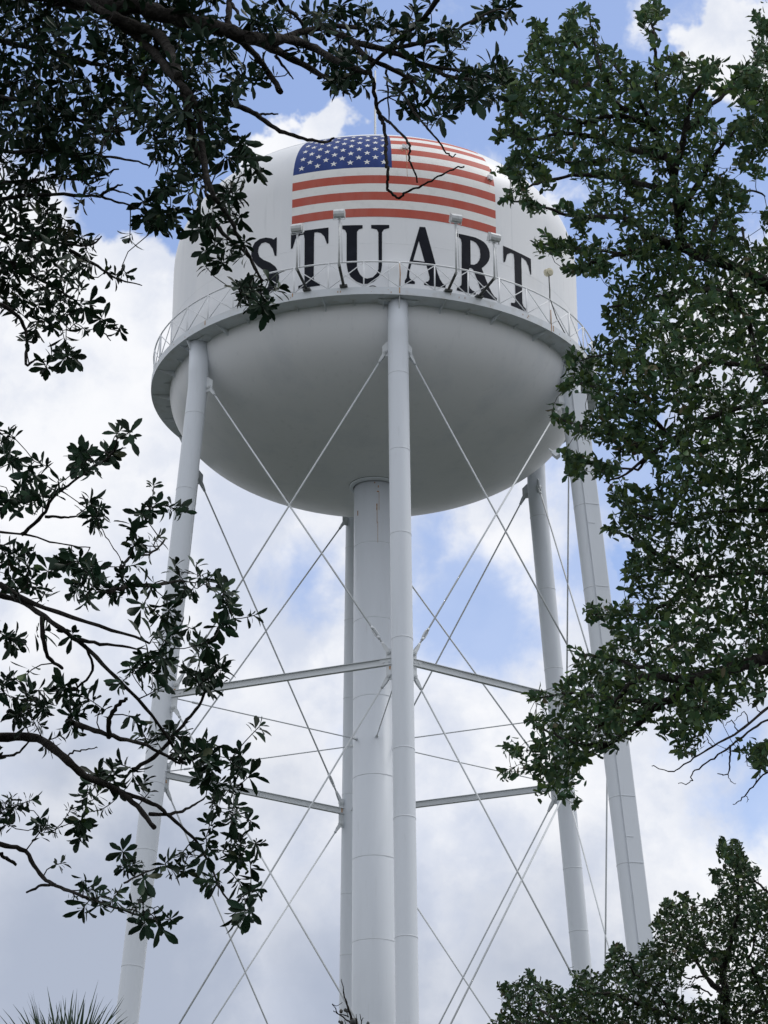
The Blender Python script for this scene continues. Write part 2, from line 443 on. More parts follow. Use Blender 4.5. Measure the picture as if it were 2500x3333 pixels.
P_R = [(21.84, 2.631), (23.09, 2.634), (26.05, 2.638), (27.67, 2.639), (29.09, 2.606), (30.35, 2.561), (31.18, 2.484), (31.75, 2.387), (32.09, 2.262), (32.1, 2.101), (31.73, 1.963), (31.08, 1.838), (30.32, 1.734), (29.47, 1.639), (29.87, 1.526), (30.76, 1.28), (31.78, 1.039), (32.61, 0.885), (33.45, 0.788), (34.18, 0.768), (34.16, 0.676), (29.42, 0.65), (29.24, 0.825), (28.65, 1.012), (27.88, 1.239), (27.19, 1.423), (26.8, 1.515), (26.21, 1.551), (25.61, 1.527), (25.52, 0.946), (25.82, 0.853), (26.5, 0.792), (27.5, 0.763), (27.42, 0.67), (21.91, 0.677), (22.02, 0.77), (22.7, 0.82), (23.28, 0.889), (23.39, 1.028), (23.54, 2.329), (23.36, 2.451), (22.89, 2.508), (21.82, 2.527)]
P_Rh = [(26.14, 2.503), (27.03, 2.493), (27.84, 2.459), (28.55, 2.366), (29.0, 2.253), (29.12, 2.097), (29.0, 1.978), (28.68, 1.867), (28.05, 1.762), (27.13, 1.683), (26.12, 1.667)]
LET = [[P_S], [P_T], [P_U], [P_A, P_Ah], [P_R, P_Rh], [[(a_+59.45, b_) for a_, b_ in P_T]]]

def fill_grid(polys, step):
    """triangulate an outline (with holes) after cutting it at regular angles, so it can follow the curve"""
    import bmesh
    bm = bmesh.new()
    es = []
    tri = tessellate_polygon([[Vector((a, b*8.7, 0)) for a, b in p] for p in polys])
    flat = [q for p in polys for q in p]
    bv = [bm.verts.new((a, b*8.7, 0)) for a, b in flat]
    for t in tri:
        try: bm.faces.new([bv[i] for i in t])
        except ValueError: pass
    x0 = min(a for a, b in flat); x1 = max(a for a, b in flat)
    x = math.floor(x0/step)*step
    while x < x1:
        x += step
        geom = bm.verts[:]+bm.edges[:]+bm.faces[:]
        bmesh.ops.bisect_plane(bm, geom=geom, plane_co=(x, 0, 0), plane_no=(1, 0, 0))
    bmesh.ops.recalc_face_normals(bm, faces=bm.faces)
    bm.verts.index_update()
    V = [(v.co.x, v.co.y/8.7) for v in bm.verts]
    Fc = []
    for f in bm.faces:
        ids = [v.index for v in f.verts]
        if f.normal.z < 0: ids.reverse()
        Fc.append(tuple(ids))
    bm.free()
    return V, Fc
for polys, ch_ in zip(LET, 'STUART'):
    V, Fc = fill_grid(polys, 0.8)
    lm = MB()
    lm.add([skin(a, b, 0.009) for a, b in V], Fc)
    lo_ = lm.build('letter', M['black'], tank)
    lo_['label'] = 'black painted serif letter ' + ch_

# rust streaks and scuffs on the dome paint
def streak(name, th, s0, s1, w0, w1, parent, off=0.013):
    sm = MB(); n = 12; v_, f_ = [], []
    for i in range(n+1):
        t = i/n; s = s0+(s1-s0)*t; w = (w0+(w1-w0)*t)*(0.75+0.5*random.random())
        c = th + 0.06*math.sin(7*t)
        v_ += [skin(c-w, s, off), skin(c+w, s, off)]
    for i in range(n): f_.append((2*i, 2*i+1, 2*i+3, 2*i+2))
    sm.add(v_, f_)
    return sm.build(name, M['rust'], parent)
streak('rust_streak', 8.6, 5.55, 4.2, 0.12, 0.03, tank)
streak('rust_streak', 7.6, 5.62, 5.40, 0.10, 0.16, tank)
streak('rust_streak', 32.6, 4.9, 4.55, 0.05, 0.03, tank)
# little lugs on the shell, above the flag
for th, s in ((8.0, 5.62), (8.9, 5.60), (32.6, 4.92), (33.2, 4.90)):
    lg = MB(); p = np.array(skin(th, s, 0.04)); a = R(th)
    lg.frame_box(p, (math.cos(a), math.sin(a), 0), (math.sin(a), -math.cos(a), 0), (0, 0, 1), 0.08, 0.1, 0.14)
    lg.build('lifting_lug', M['white'], tank)

# round-topped manway on the shell behind the railing
mw = MB(); a = R(5.5)
er = np.array([math.sin(a), -math.cos(a), 0]); et = np.array([math.cos(a), math.sin(a), 0]); ez = np.array([0, 0, 1.0])
poly = [(-0.23, 0.0), (0.23, 0.0), (0.23, 0.94)] + [(0.23*math.cos(R(t)), 0.94+0.23*math.sin(R(t))) for t in range(12, 180, 12)] + [(-0.23, 0.94)]
mw.prism(poly, et, ez, er, er*(RT+0.10)+np.array([0, 0, ZB+0.24]), 0.34)
inner = [(x_*0.82, 0.06+y_*0.9) for x_, y_ in poly]
mw.prism(inner, et, ez, er, er*(RT+0.275)+np.array([0, 0, ZB+0.24]), 0.03)
mw.build('manway', M['rail'], tower)
pm = MB(); am = R(-0.6)  # thin half-ring tube drawing the dark semicircular mark near the deck
erm = np.array([math.sin(am), -math.cos(am), 0]); etm = np.array([math.cos(am), math.sin(am), 0])
pm.tube([erm*(RT+0.03) + etm*0.165*math.cos(R(t)) + ez*(0.40+0.165*math.sin(R(t))) + np.array([0, 0, ZB]) for t in range(0, 181, 15)], 0.014, 6)
pm.build('half_ring_mark', M['dark_steel'], tower)

# aerial on top of the dome
an = MB()
an.tube([(0, 0, ZB+HT+HD-0.05), (0, 0, ZB+HT+HD+0.9), (0, 0, ZB+HT+HD+4.6)], [0.05, 0.045, 0.03], 10)
an.tube([(0, 0, ZB+HT+HD-0.02), (0, 0, ZB+HT+HD+0.15)], 0.35, 20)
an.build('aerial', M['galv'], tower)

# balcony ring
RB = 7.142
bl = MB()
bl.lathe([(RT-0.02, ZB), (RB-0.02, ZB), (RB-0.02, ZB-0.004), (RB, ZB-0.004), (RB, ZB+0.235), (RB-0.03, ZB+0.235), (RB-0.03, ZB+0.06), (RT-0.02, ZB+0.06)], 192, 0, False)
balcony = bl.build('balcony', M['deck'], tower)
for k in range(48):
    a = PHI + (k+0.5)*2*math.pi/48
    er = np.array([math.sin(a), -math.cos(a), 0]); et = np.array([math.cos(a), math.sin(a), 0])
    br = MB()
    br.prism([(RT-0.05, -0.005), (RB-0.06, -0.005), (RB-0.06, -0.035), (RT-0.02, -0.20)] if k % 2 else [(RT-0.02, -0.005), (RT+0.22, -0.005), (RT+0.22, -0.03), (RT-0.02, -0.09)], er, ez, et, (0, 0, ZB), 0.02)
    br.build('bracket', M['deck'], balcony)
for k in range(26):
    a = random.uniform(-1.4, 1.6); z = random.uniform(0.05, 0.2); w = random.uniform(0.01, 0.025); h = random.uniform(0.02, 0.06)
    st = MB()
    st.frame_box(cyl(RB+0.003, a, ZB+z), (math.cos(a), math.sin(a), 0), (math.sin(a), -math.cos(a), 0), (0, 0, 1), w, 0.006, h)
    st.build('rust_spot', M['rust'], balcony)
for a, l in ((R(5.85), 0.2), (R(48.6), 0.235), (R(49.4), 0.2), (R(-20), 0.12), (R(-46), 0.16)):
    st = MB()
    st.frame_box(cyl(RB+0.003, a, ZB+0.235-l/2), (math.cos(a), math.sin(a), 0), (math.sin(a), -math.cos(a), 0), (0, 0, 1), 0.035, 0.006, l-0.01)
    st.build('rust_streak', M['rust'], balcony)

# railing: posts, top rail, X bracing
RR = 7.09
rl = MB()
NP = 42
for k in range(NP):
    a0 = PHI + k*2*math.pi/NP; a1 = PHI + (k+1)*2*math.pi/NP
    rl.tube([cyl(RR, a0, ZB+0.10), cyl(RR, a0, ZB+1.11)], 0.024 if k % 3 else 0.032, 6)
    p0, p1 = cyl(RR, a0, ZB+0.25), cyl(RR, a1, ZB+1.09)
    q0, q1 = cyl(RR+0.012, a0, ZB+1.09), cyl(RR+0.012, a1, ZB+0.25)
    rl.tube([p0, p1], 0.015, 5); rl.tube([q0, q1], 0.015, 5)
n_ = 168
ring = [cyl(RR, PHI+k*2*math.pi/n_, ZB+1.11) for k in range(n_+1)]
rl.tube(ring, 0.026, 6, caps=False)
rl.build('railing', M['rail'], tower)
ru = MB()
ru.tube([cyl(RR+0.028, PHI+0.001, ZB+0.3), cyl(RR+0.03, PHI+0.002, ZB+0.7), cyl(RR+0.028, PHI, ZB+1.05)], [0.014, 0.02, 0.012], 6)
a = PHI+5*2*math.pi/NP
ru.build('rust_streak', M['rust'], tower)
ru = MB()
ru.tube([cyl(RR+0.034, a, ZB+0.2), cyl(RR+0.034, a, ZB+0.75)], [0.02, 0.012], 6)
ru.build('rust_streak', M['rust'], tower)

# floodlights standing out from the balcony on cranked arms
def floodlight(th_deg, r_el, z_el, z_top):
    a = R(th_deg); er = np.array([math.sin(a), -math.cos(a), 0]); et = np.array([math.cos(a), math.sin(a), 0])
    fm = MB()
    base, el, top = cyl(RB-0.02, a, ZB+0.27), cyl(r_el, a, ZB+z_el), cyl(r_el, a, ZB+z_top-0.12)
    fm.tube([base, el], 0.044, 8, 0)
    fm.frame_box(base + np.array([0, 0, -0.01]), er, et, ez, 0.26, 0.22, 0.06, 0)
    fm.tube([el + np.array([0, 0, -0.06]), top], 0.030, 8, 1)
    fm.tube([el + et*0.09 + np.array([0, 0, 0.05]), top + et*0.07 + np.array([0, 0, -0.15])], 0.012, 5, 1)
    f = fm.build('floodlight', [M['dark_steel'], M['galv']], tower)
    h = MB()
    c = top + np.array([0, 0, 0.16])
    nose = -er*0.88 + np.array([0, 0, 0.47]); nose /= np.linalg.norm(nose)
    upv = np.cross(et, nose); upv = upv if upv[2] > 0 else -upv
    prof_ = [(-0.17, -0.08), (-0.10, -0.115), (0.08, -0.135), (0.125, -0.135), (0.125, 0.135), (0.08, 0.135), (-0.08, 0.12), (-0.15, 0.08), (-0.18, 0.0)]
    h.prism(prof_, nose, upv, et, c, 0.32, 0)
    h.prism([(0.127, -0.115), (0.137, -0.115), (0.137, 0.115), (0.127, 0.115)], nose, upv, et, c, 0.27, 1)
    for sgn in (-1, 1):
        h.frame_box(c + et*sgn*0.17 - ez*0.07, et, nose, ez, 0.015, 0.06, 0.26, 0)
    h.frame_box(c - ez*0.20, et, nose, ez, 0.35, 0.06, 0.015, 0)
    h.tube([top - np.array([0, 0, 0.02]), c - ez*0.19], 0.05, 8, 0)
    hd = h.build('lamp_head', [M['galv'], M['glass']], f)
    return f
floodlight(-16.3, 8.15, 0.46, 1.78)
floodlight(-7.4, 8.15, 0.46, 2.12)
floodlight(17.6, 7.9, 0.50, 2.28)
floodlight(25.6, 8.15, 0.42, 1.74)

# cream beacon lamp on a thin pole at the rail
bc = MB()
a = PHI+5*2*math.pi/NP
ctr = cyl(RR, a, ZB+2.06)
bc.tube([cyl(RR, a, ZB+0.9), cyl(RR, a+0.003, ZB+1.4), cyl(RR, a, ZB+1.96)], 0.022, 6, 0)
bc.tube([cyl(RR+0.03, a, ZB+1.1), cyl(RR-0.05, a+0.06, ZB+0.65), cyl(RR-0.05, a+0.14, ZB+0.26)], 0.016, 5, 0)
axd = np.array([0.55, -0.80, -0.25]); axd /= np.linalg.norm(axd)
bc.tube([ctr-axd*0.10, ctr+axd*0.06], 0.125, 20, 1)
bc.tube([ctr+axd*0.06, ctr+axd*0.075], [0.11, 0.08], 20, 1)
bc.build('beacon_lamp', [M['dark_steel'], M['cream']], tower)

# riser column
rs = MB()
RRI = 0.651
ztop = ZB-HB
rs.tube([(0, 0, 0.25), (0, 0, ztop+0.12)], RRI, 64)
SEAMZ = [-4.7, -7.2, -9.7, -12.2, -14.7, -17.2, -19.7, -22.2, -25.2, -28.2, -31.2, -34.2]
for z_ in SEAMZ: rs.ring_bead(RRI, ZB+z_-0.5, 0.03, 0.006, 64, 1)
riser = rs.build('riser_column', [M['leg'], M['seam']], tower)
cl = MB()
cl.lathe([(RRI+0.03, ztop-0.055), (RRI+0.13, ztop-0.045), (RRI+0.15, ztop-0.02), (RRI+0.15, ztop+0.12)], 64)
cl.lathe([(RRI-0.005, ztop-0.01), (RRI+0.028, ztop-0.03), (RRI+0.032, ztop+0.04)], 64, 1)
cl.ring_bead(RRI+0.15, ztop+0.03, 0.03, 0.012, 64, 1)
cl.build('collar', [M['leg'], M['dark_steel']], riser)
def chip(a, z, w, h, r=RRI):
    ck = MB()
    p = cyl(r+0.003, R(a), z)
    ck.frame_box(p, (math.cos(R(a)), math.sin(R(a)), 0), (math.sin(R(a)), -math.cos(R(a)), 0), ez, w, 0.008, h)
    ck.build('rust_streak', M['rust'], riser)
chip(-54, ztop-1.05, 0.03, 0.16); chip(6, ztop-0.95, 0.03, 0.22); chip(6.5, ztop-1.25, 0.012, 0.5); chip(8.5, ztop-1.8, 0.008, 0.7)
chip(10, ztop-0.25, 0.03, 0.07); chip(9, ztop-0.42, 0.07, 0.04); chip(12, ztop-0.75, 0.008, 0.6); chip(0, ztop-0.12, 0.03, 0.05)

# legs
LSEAM = [-2.46, -5.0, -7.70, -10.95, -14.23, -16.21, -19.52, -22.6, -25.8, -29.0, -32.2]
legs = []
for k in range(6):
    l = MB()
    pts = [leg_pt(k, z) for z in (0.45, ZB-34, ZB-24, ZJ, ZB-6, ZB-1.9, ZB-1.5, ZB-1.1, ZB-0.02)]
    l.tube(pts, RL, 40)
    axis = leg_pt(k, ZB-20)-leg_pt(k, ZB-5); axis /= np.linalg.norm(axis)
    for z_ in LSEAM:
        c = leg_pt(k, ZB+z_)
        l.tube([c-axis*0.02, c-axis*0.009, c+axis*0.009, c+axis*0.02], [RL-0.002, RL+0.008, RL+0.008, RL-0.002], 40, 1, caps=False)
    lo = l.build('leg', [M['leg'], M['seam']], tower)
    legs.append(lo)
    a = PHI+k*math.pi/3
    er = np.array([math.sin(a), -math.cos(a), 0]); et = np.array([math.cos(a), math.sin(a), 0])
    s = MB()      # stiffener under the balcony and saddle plates against the bowl
    r0 = leg_r(ZB)
    s.prism([(r0+RL-0.03, -0.006), (RB-0.05, -0.006), (RB-0.05, -0.03), (r0+RL-0.03, -0.42)], er, ez, et, (0, 0, ZB), 0.025)
    s.prism([(-0.62, -0.008), (0.62, -0.008), (0.45, -0.06), (-0.45, -0.06)], et, ez, er, er*(r0+0.05)+np.array([0, 0, ZB]), 0.30)
    s.build('stiffener', M['deck'], lo)
    fb = MB()
    b0 = leg_pt(k, 0.45)
    fb.frame_box(b0+np.array([0, 0, -0.03]), er, et, ez, 1.1, 1.1, 0.06)
    fb.frame_box((b0[0], b0[1], 0.19), er, et, ez, 1.7, 1.7, 0.46, 1)
    fb.build('footing', [M['leg'], M['concrete']], lo)

# boxed cable cover beside the right-hand front leg
k = 1
a = PHI+k*math.pi/3
cc = MB()
zs = [0.5] + list(np.arange(ZB-35, ZB-2.2, 1.5)) + [ZB-1.2]
dirx = np.array([math.cos(R(14)), math.sin(R(14)), 0.0]); diry = np.array([-dirx[1], dirx[0], 0.0])
vv, ff = [], []
for z in zs:
    c = leg_pt(k, z)
    for u_, v_ in ((-0.07, -RL-0.045), (0.36, -RL-0.045), (0.385, -RL-0.03), (0.385, RL*0.4), (-0.07, RL*0.4)):
        vv.append(c + dirx*u_ + diry*v_)
for i in range(len(zs)-1):
    for j in range(5):
        j2 = (j+1) % 5
        ff.append((i*5+j, i*5+j2, (i+1)*5+j2, (i+1)*5+j))
cc.add(vv, ff)
for z0_, z1_ in zip(zs[:-1], zs[1:]):
    q0 = leg_pt(k, z0_)+dirx*(-0.078)+diry*(-RL-0.02); q1 = leg_pt(k, z1_)+dirx*(-0.078)+diry*(-RL-0.02)
    cc.tube([q0, q1], 0.008, 5, 1, caps=False)
cc.f.append((4, 3, 2, 1, 0)); cc.mi.append(0); cc.sm.append(False)
e = (len(zs)-1)*5
cc.f.append((e, e+1, e+2, e+3, e+4)); cc.mi.append(0); cc.sm.append(False)
for z_ in LSEAM:
    c = leg_pt(k, ZB+z_)
    p = c + dirx*0.15 + diry*(-RL-0.05)
    cc.frame_box(p, dirx, diry, ez, 0.41, 0.014, 0.022, 1)
for z_ in np.arange(ZB-33, ZB-2.5, 3.27):
    c = leg_pt(k, z_+1.2); p = c + dirx*0.05 + diry*(-RL-0.05)
    cc.frame_box(p, dirx, diry, ez, 0.22, 0.012, 0.02, 1)
cc.build('cable_cover', [M['leg'], M['seam'], M['dark_steel']], legs[1])

# small floodlight box under the bowl
bx = MB()
p = at(1201, 982, 76.5)
cdir = np.array([0.62, -0.3, -0.72]); cdir /= np.linalg.norm(cdir); sdir = np.cross(cdir, (0, 1, 0)); sdir /= np.linalg.norm(sdir); tdir = np.cross(cdir, sdir)
bx.frame_box(p, cdir, sdir, tdir, 0.22, 0.15, 0.18)
bx.tube([p-cdir*0.10, p-cdir*0.32], 0.03, 6)
bx.build('junction_box', M['deck'], tower)

# struts, gusset plates, brace rods, spokes to the riser
def side(k, sgn, z, off):
    """point beside leg k on the face towards its neighbour"""
    c = leg_pt(k, z); n = leg_pt((k+sgn) % 6, z)
    d = n-c; d /= np.linalg.norm(d)
    return c + d*off, d
ISEC = [(-0.06, 0.10), (0.06, 0.10), (0.06, 0.086), (0.007, 0.086), (0.007, -0.086), (0.06, -0.086), (0.06, -0.10), (-0.06, -0.10), (-0.06, -0.086), (-0.007, -0.086), (-0.007, 0.086), (-0.06, 0.086)]
def strut(k, z):
    p0, d = side(k, 1, z, RL-0.01); p1, d1 = side((k+1) % 6, -1, z, RL-0.01)
    nrm = np.cross(d, ez); nrm /= np.linalg.norm(nrm); up = np.cross(nrm, d)
    b = MB(); n = len(ISEC)
    vs = [p0 + nrm*x_ + up*y_ for x_, y_ in ISEC] + [p1 + nrm*x_ + up*y_ for x_, y_ in ISEC]
    b.add(vs, [(i, (i+1) % n, n+(i+1) % n, n+i) for i in range(n)] + [tuple(range(n-1, -1, -1)), tuple(range(n, 2*n))])
    for q, s_ in ((p0, 1), (p1, -1)):
        b.frame_box(q + d*s_*0.20 + nrm*0.020, d, nrm, up, 0.36, 0.022, 0.166)
        for dd in (0.10, 0.26):
            b.tube([q + d*s_*dd + nrm*0.03, q + d*s_*dd + nrm*0.055], 0.03, 8)
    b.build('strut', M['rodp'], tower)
def gusset(k, sgn, z0, z1, w0, w1, bolts):
    p, d = side(k, sgn, (z0+z1)/2, RL-0.02)
    nrm = np.cross(d, ez); nrm /= np.linalg.norm(nrm)
    b = MB(); zm = (z0+z1)/2; hz = (z1-z0)/2
    up = leg_pt(k, z1)-leg_pt(k, z0); up /= np.linalg.norm(up)
    b.prism([(0, -hz), (w0, -hz*0.98), (max(w0, w1)*1.0, -hz*0.4), (max(w0, w1), hz*0.4), (w1, hz*0.98), (0, hz)], d, up, nrm, p, 0.03)
    for du, dz in bolts:
        q = p + d*du + up*(dz-zm)
        b.tube([q-nrm*0.075, q+nrm*0.075], 0.062, 12)
        b.tube([q-nrm*0.095, q+nrm*0.095], 0.032, 8)
    b.build('gusset_plate', M['rodp'], legs[k])
def rod(a, b, fork=0.42):
    a, b = np.array(a), np.array(b)
    d = b-a; L = np.linalg.norm(d); d /= L
    m = MB()
    m.tube([a+d*0.30, b-d*0.30], 0.0265, 8)
    h = np.cross(d, ez); h /= np.linalg.norm(h); w = np.cross(h, d)
    for p, s_ in ((a, 1), (b, -1)):   # clevis: flat fork widening to the bolt
        e = d*s_
        for off in (-0.032, 0.032):
            m.prism([(-0.06, -0.055), (-0.06, 0.055), (0.20, 0.05), (0.36, 0.024), (0.36, -0.024), (0.20, -0.05)], e, w, h, p + h*off, 0.018)
        m.tube([p+e*0.28, p+e*0.40], 0.043, 8)
    o = m.build('brace_rod', M['rodp'], tower)
    t = MB()
    c = b-d*0.80
    for off in (-0.05, 0.05):
        t.tube([c-d*0.17+w*off*0.6, c-d*0.10+w*off, c+d*0.10+w*off, c+d*0.17+w*off*0.6], 0.017, 6)
    for s_ in (-1, 1):
        t.tube([c+d*s_*0.15, c+d*s_*0.24], 0.042, 8)
    t.build('turnbuckle', M['rodp'], o)
ZU = ZB-1.56
for k in range(6):
    strut(k, ZJ); strut(k, Z2)
    for sgn in (1, -1):
        gusset(k, sgn, ZU-0.16, ZU+0.36, 0.22, 0.03, [(0.11, ZU)])
        gusset(k, sgn, ZJ-0.55, ZJ+0.40, 0.20, 0.20, [(0.12, ZJ+0.28), (0.12, ZJ-0.42)])
        gusset(k, sgn, Z2-0.55, Z2+0.40, 0.20, 0.20, [(0.12, Z2+0.28), (0.12, Z2-0.42)])
        k2 = (k+sgn) % 6
        a_, d_ = side(k, sgn, ZU, RL+0.09); b_, _ = side(k2, -sgn, ZJ+0.28, RL+0.10)
        nrm = np.cross(d_, ez)*0.03*sgn*0
        rod(a_+nrm, b_+nrm)
        a_, d_ = side(k, sgn, ZJ-0.42, RL+0.10); b_, _ = side(k2, -sgn, Z2+0.28, RL+0.10)
        rod(a_, b_)
        a_, d_ = side(k, sgn, Z2-0.42, RL+0.10); b_, _ = side(k2, -sgn, 1.2, RL+0.10)
        rod(a_, b_)
    for z_, sg_ in ((ZJ+0.05, 1), (ZJ-0.2, -1)):
        q_, d_ = side(k, sg_, z_, RL+0.02); n_2 = np.cross(d_, ez); n_2 /= np.linalg.norm(n_2)
        rk = MB(); rk.frame_box(q_ + d_*0.05, d_, n_2, ez, 0.05, 0.036, 0.20 if k % 2 else 0.12); rk.build('rust_streak', M['rust'], legs[k])
    a = PHI+k*math.pi/3
    tr = MB()
    p0, p1 = cyl(RRI-0.01, a, ZJ), cyl(leg_r(ZJ)-RL+0.02, a, ZJ)
    dd = (p1-p0)/np.linalg.norm(p1-p0)
    tr.tube([p0, p1], 0.018, 6)
    tr.tube([p0+dd*0.02, p0+dd*0.18], [0.05, 0.022], 8)
    tr.tube([p1-dd*0.9, p1-dd*0.7], 0.032, 6)
    tr.build('spoke_rod', M['rodp'], tower)
fr = MB()
fr.frame_box((0, 0, 0.14), (1, 0, 0), (0, 1, 0), ez, 3.2, 3.2, 0.36)
fr.build('riser_footing', M['concrete'], tower)
#TREES#
# ------------------------------------------------------------------ trees
def mesh_arrays(name, V, polys_flat, loop_tot, tint, mat, parent):
    me = bpy.data.meshes.new(name)
    me.vertices.add(len(V)); me.vertices.foreach_set('co', V.astype(np.float32).ravel())
    me.loops.add(len(polys_flat)); me.loops.foreach_set('vertex_index', polys_flat.astype(np.int32))
    me.polygons.add(len(loop_tot))
    st_ = np.concatenate([[0], np.cumsum(loop_tot)[:-1]])
    me.polygons.foreach_set('loop_start', st_.astype(np.int32)); me.polygons.foreach_set('loop_total', loop_tot.astype(np.int32))
    at_ = me.color_attributes.new('tint', 'FLOAT_COLOR', 'POINT')
    at_.data.foreach_set('color', np.concatenate([tint, np.ones((len(tint), 1))], 1).astype(np.float32).ravel())
    me.materials.append(mat)
    me.update(calc_edges=True); me.validate()
    me.polygons.foreach_set('use_smooth', np.ones(len(loop_tot), bool))
    o = bpy.data.objects.new(name, me); COL.objects.link(o)
    if parent: attach(o, parent)
    return o
def nrm_(a):
    return a/(np.linalg.norm(a, axis=-1, keepdims=True)+1e-9)
class Leaves:
    def __init__(self, stations):
        self.st = stations          # [(position along, half width)]
        self.P, self.D, self.N, self.L, self.Wd, self.T = [], [], [], [], [], []
    def put(self, p, d, n, L, w, t):
        self.P.append(p); self.D.append(d); self.N.append(n); self.L.append(L); self.Wd.append(w); self.T.append(t)
    def build(self, name, mat, parent, fold=0.18, curl=0.36):
        P, D, N = np.array(self.P), nrm_(np.array(self.D)), np.array(self.N)
        L, Wd, T = np.array(self.L)[:, None], np.array(self.Wd)[:, None], np.array(self.T)
        n = len(P)
        S = nrm_(np.cross(D, N)); U = np.cross(S, D)
        cu = (RNG.random((n, 1))*1.3-0.3)*curl
        cols = [P]
        for s, h in self.st:
            c = P + D*L*s - U*L*cu*s*s
            cols += [c - S*Wd*h + U*Wd*fold*h*2, c, c + S*Wd*h + U*Wd*fold*h*2]
        cols.append(P + D*L - U*L*cu)
        k = len(cols); V = np.stack(cols, 1).reshape(-1, 3)
        fs = [(0, 2, 1), (0, 3, 2)]
        for i in range(len(self.st)-1):
            a = 1+3*i; b = a+3
            fs += [(a, a+1, b+1, b), (a+1, a+2, b+2, b+1)]
        a = 1+3*(len(self.st)-1)
        fs += [(a, a+1, k-1), (a+1, a+2, k-1)]
        lt = np.tile([len(f) for f in fs], n)
        base = np.concatenate([np.array(f) for f in fs])
        fl_ = (base[None, :] + (np.arange(n)*k)[:, None]).ravel()
        return mesh_arrays(name, V, fl_, lt, np.repeat(T, k, 0), mat, parent)
ST_BIG = [(0.10, 0.05), (0.36, 0.28), (0.64, 0.48), (0.86, 0.36)]
ST_SMALL = [(0.30, 0.36), (0.72, 0.46)]

def inside(poly, x, y):
    c = False; n = len(poly)
    for i in range(n):
        x0, y0 = poly[i]; x1, y1 = poly[(i+1) % n]
        if (y0 > y) != (y1 > y) and x < (x1-x0)*(y-y0)/(y1-y0)+x0: c = not c
    return c
def scatter(poly, gaps, n, minr, rnd):
    xs = [p[0] for p in poly]; ys = [p[1] for p in poly]
    out = []; grid = {}
    for _ in range(n*14):
        if len(out) >= n: break
        x, y = rnd.uniform(min(xs), max(xs)), rnd.uniform(min(ys), max(ys))
        if not inside(poly, x, y): continue
        if any((x-gx)**2+(y-gy)**2 < 1.2*gr*gr for gx, gy, gr in gaps): continue
        kx, ky = int(x//minr), int(y//minr)
        if any((x-a)**2+(y-b)**2 < minr*minr for i in (-1, 0, 1) for j in (-1, 0, 1) for a, b in grid.get((kx+i, ky+j), ())): continue
        grid.setdefault((kx, ky), []).append((x, y)); out.append((x, y))
    return out
class Wood:
    """limbs and twigs; remembers points along them so that shoots can be joined on"""
    def __init__(self, rnd):
        self.mb = MB(); self.nodes = []; self.rnd = rnd
    def limb(self, pts, r0, r1, n=10, wig=0.0, join=True, sub=5):
        pts = [np.array(p, float) for p in pts]
        fine_ = []
        for i in range(len(pts)-1):
            a = pts[max(i-1, 0)]; b = pts[i]; c = pts[i+1]; d = pts[min(i+2, len(pts)-1)]
            for s in range(sub):
                t = s/sub
                q = 0.5*((2*b) + (-a+c)*t + (2*a-5*b+4*c-d)*t*t + (-a+3*b-3*c+d)*t**3)
                fine_.append(q)
        fine_.append(pts[-1])
        if wig:
            fine_ = [fine_[0]] + [q + wig*np.array([self.rnd.gauss(0, 1) for _ in range(3)]) for q in fine_[1:]]
        m = len(fine_)
        rad = [(r0 + (r1-r0)*(i/(m-1)))*(1+0.10*math.sin(i*1.9)) for i in range(m)]
        self.mb.tube(fine_, rad, n)
        if join:
            for i, q in enumerate(fine_): self.nodes.append((q, rad[i]))
        return fine_
    def join_shoots(self, tips, r_tip, wig, maxr=0.02, n=5):
        """connect every shoot to the nearest wood, working outwards; returns growth directions"""
        tips = np.array(tips); NP_ = [q for q, _ in self.nodes]
        arr = np.array(NP_); dmin = np.full(len(tips), 1e9); who = np.zeros(len(tips), int)
        for s in range(0, len(tips), 256):
            dd = np.linalg.norm(tips[s:s+256, None]-arr[None], axis=2)
            dmin[s:s+256] = dd.min(1); who[s:s+256] = dd.argmin(1)
        done = np.zeros(len(tips), bool); dirs = np.zeros((len(tips), 3))
        pts = list(NP_); rds = [r for _, r in self.nodes]
        for _ in range(len(tips)):
            dm = np.where(done, 1e9, dmin); i = int(dm.argmin())
            src = pts[who[i]]; v = tips[i]-src; L = np.linalg.norm(v)+1e-6
            side_ = np.array([self.rnd.gauss(0, 1) for _ in range(3)])*L*0.14
            mid = [src + v*0.35 + side_, src + v*0.7 + side_*0.8]
            r0 = min(max(r_tip*1.3, r_tip*(1+1.6*L)), maxr, max(rds[who[i]]*0.9, r_tip))
            self.mb.tube([src, mid[0], mid[1], tips[i]], [r0, r0*0.85, (r0+r_tip)*0.45, r_tip*0.8], n, caps=False)
            dirs[i] = tips[i]-mid[1]
            done[i] = True
            for q in (mid[0], mid[1], tips[i]):
                pts.append(q); rds.append(r0*0.8)
                dq = np.linalg.norm(tips-q, axis=1)
                up = dq < dmin
                dmin[up] = dq[up]; who[up] = len(pts)-1
        return nrm_(dirs)

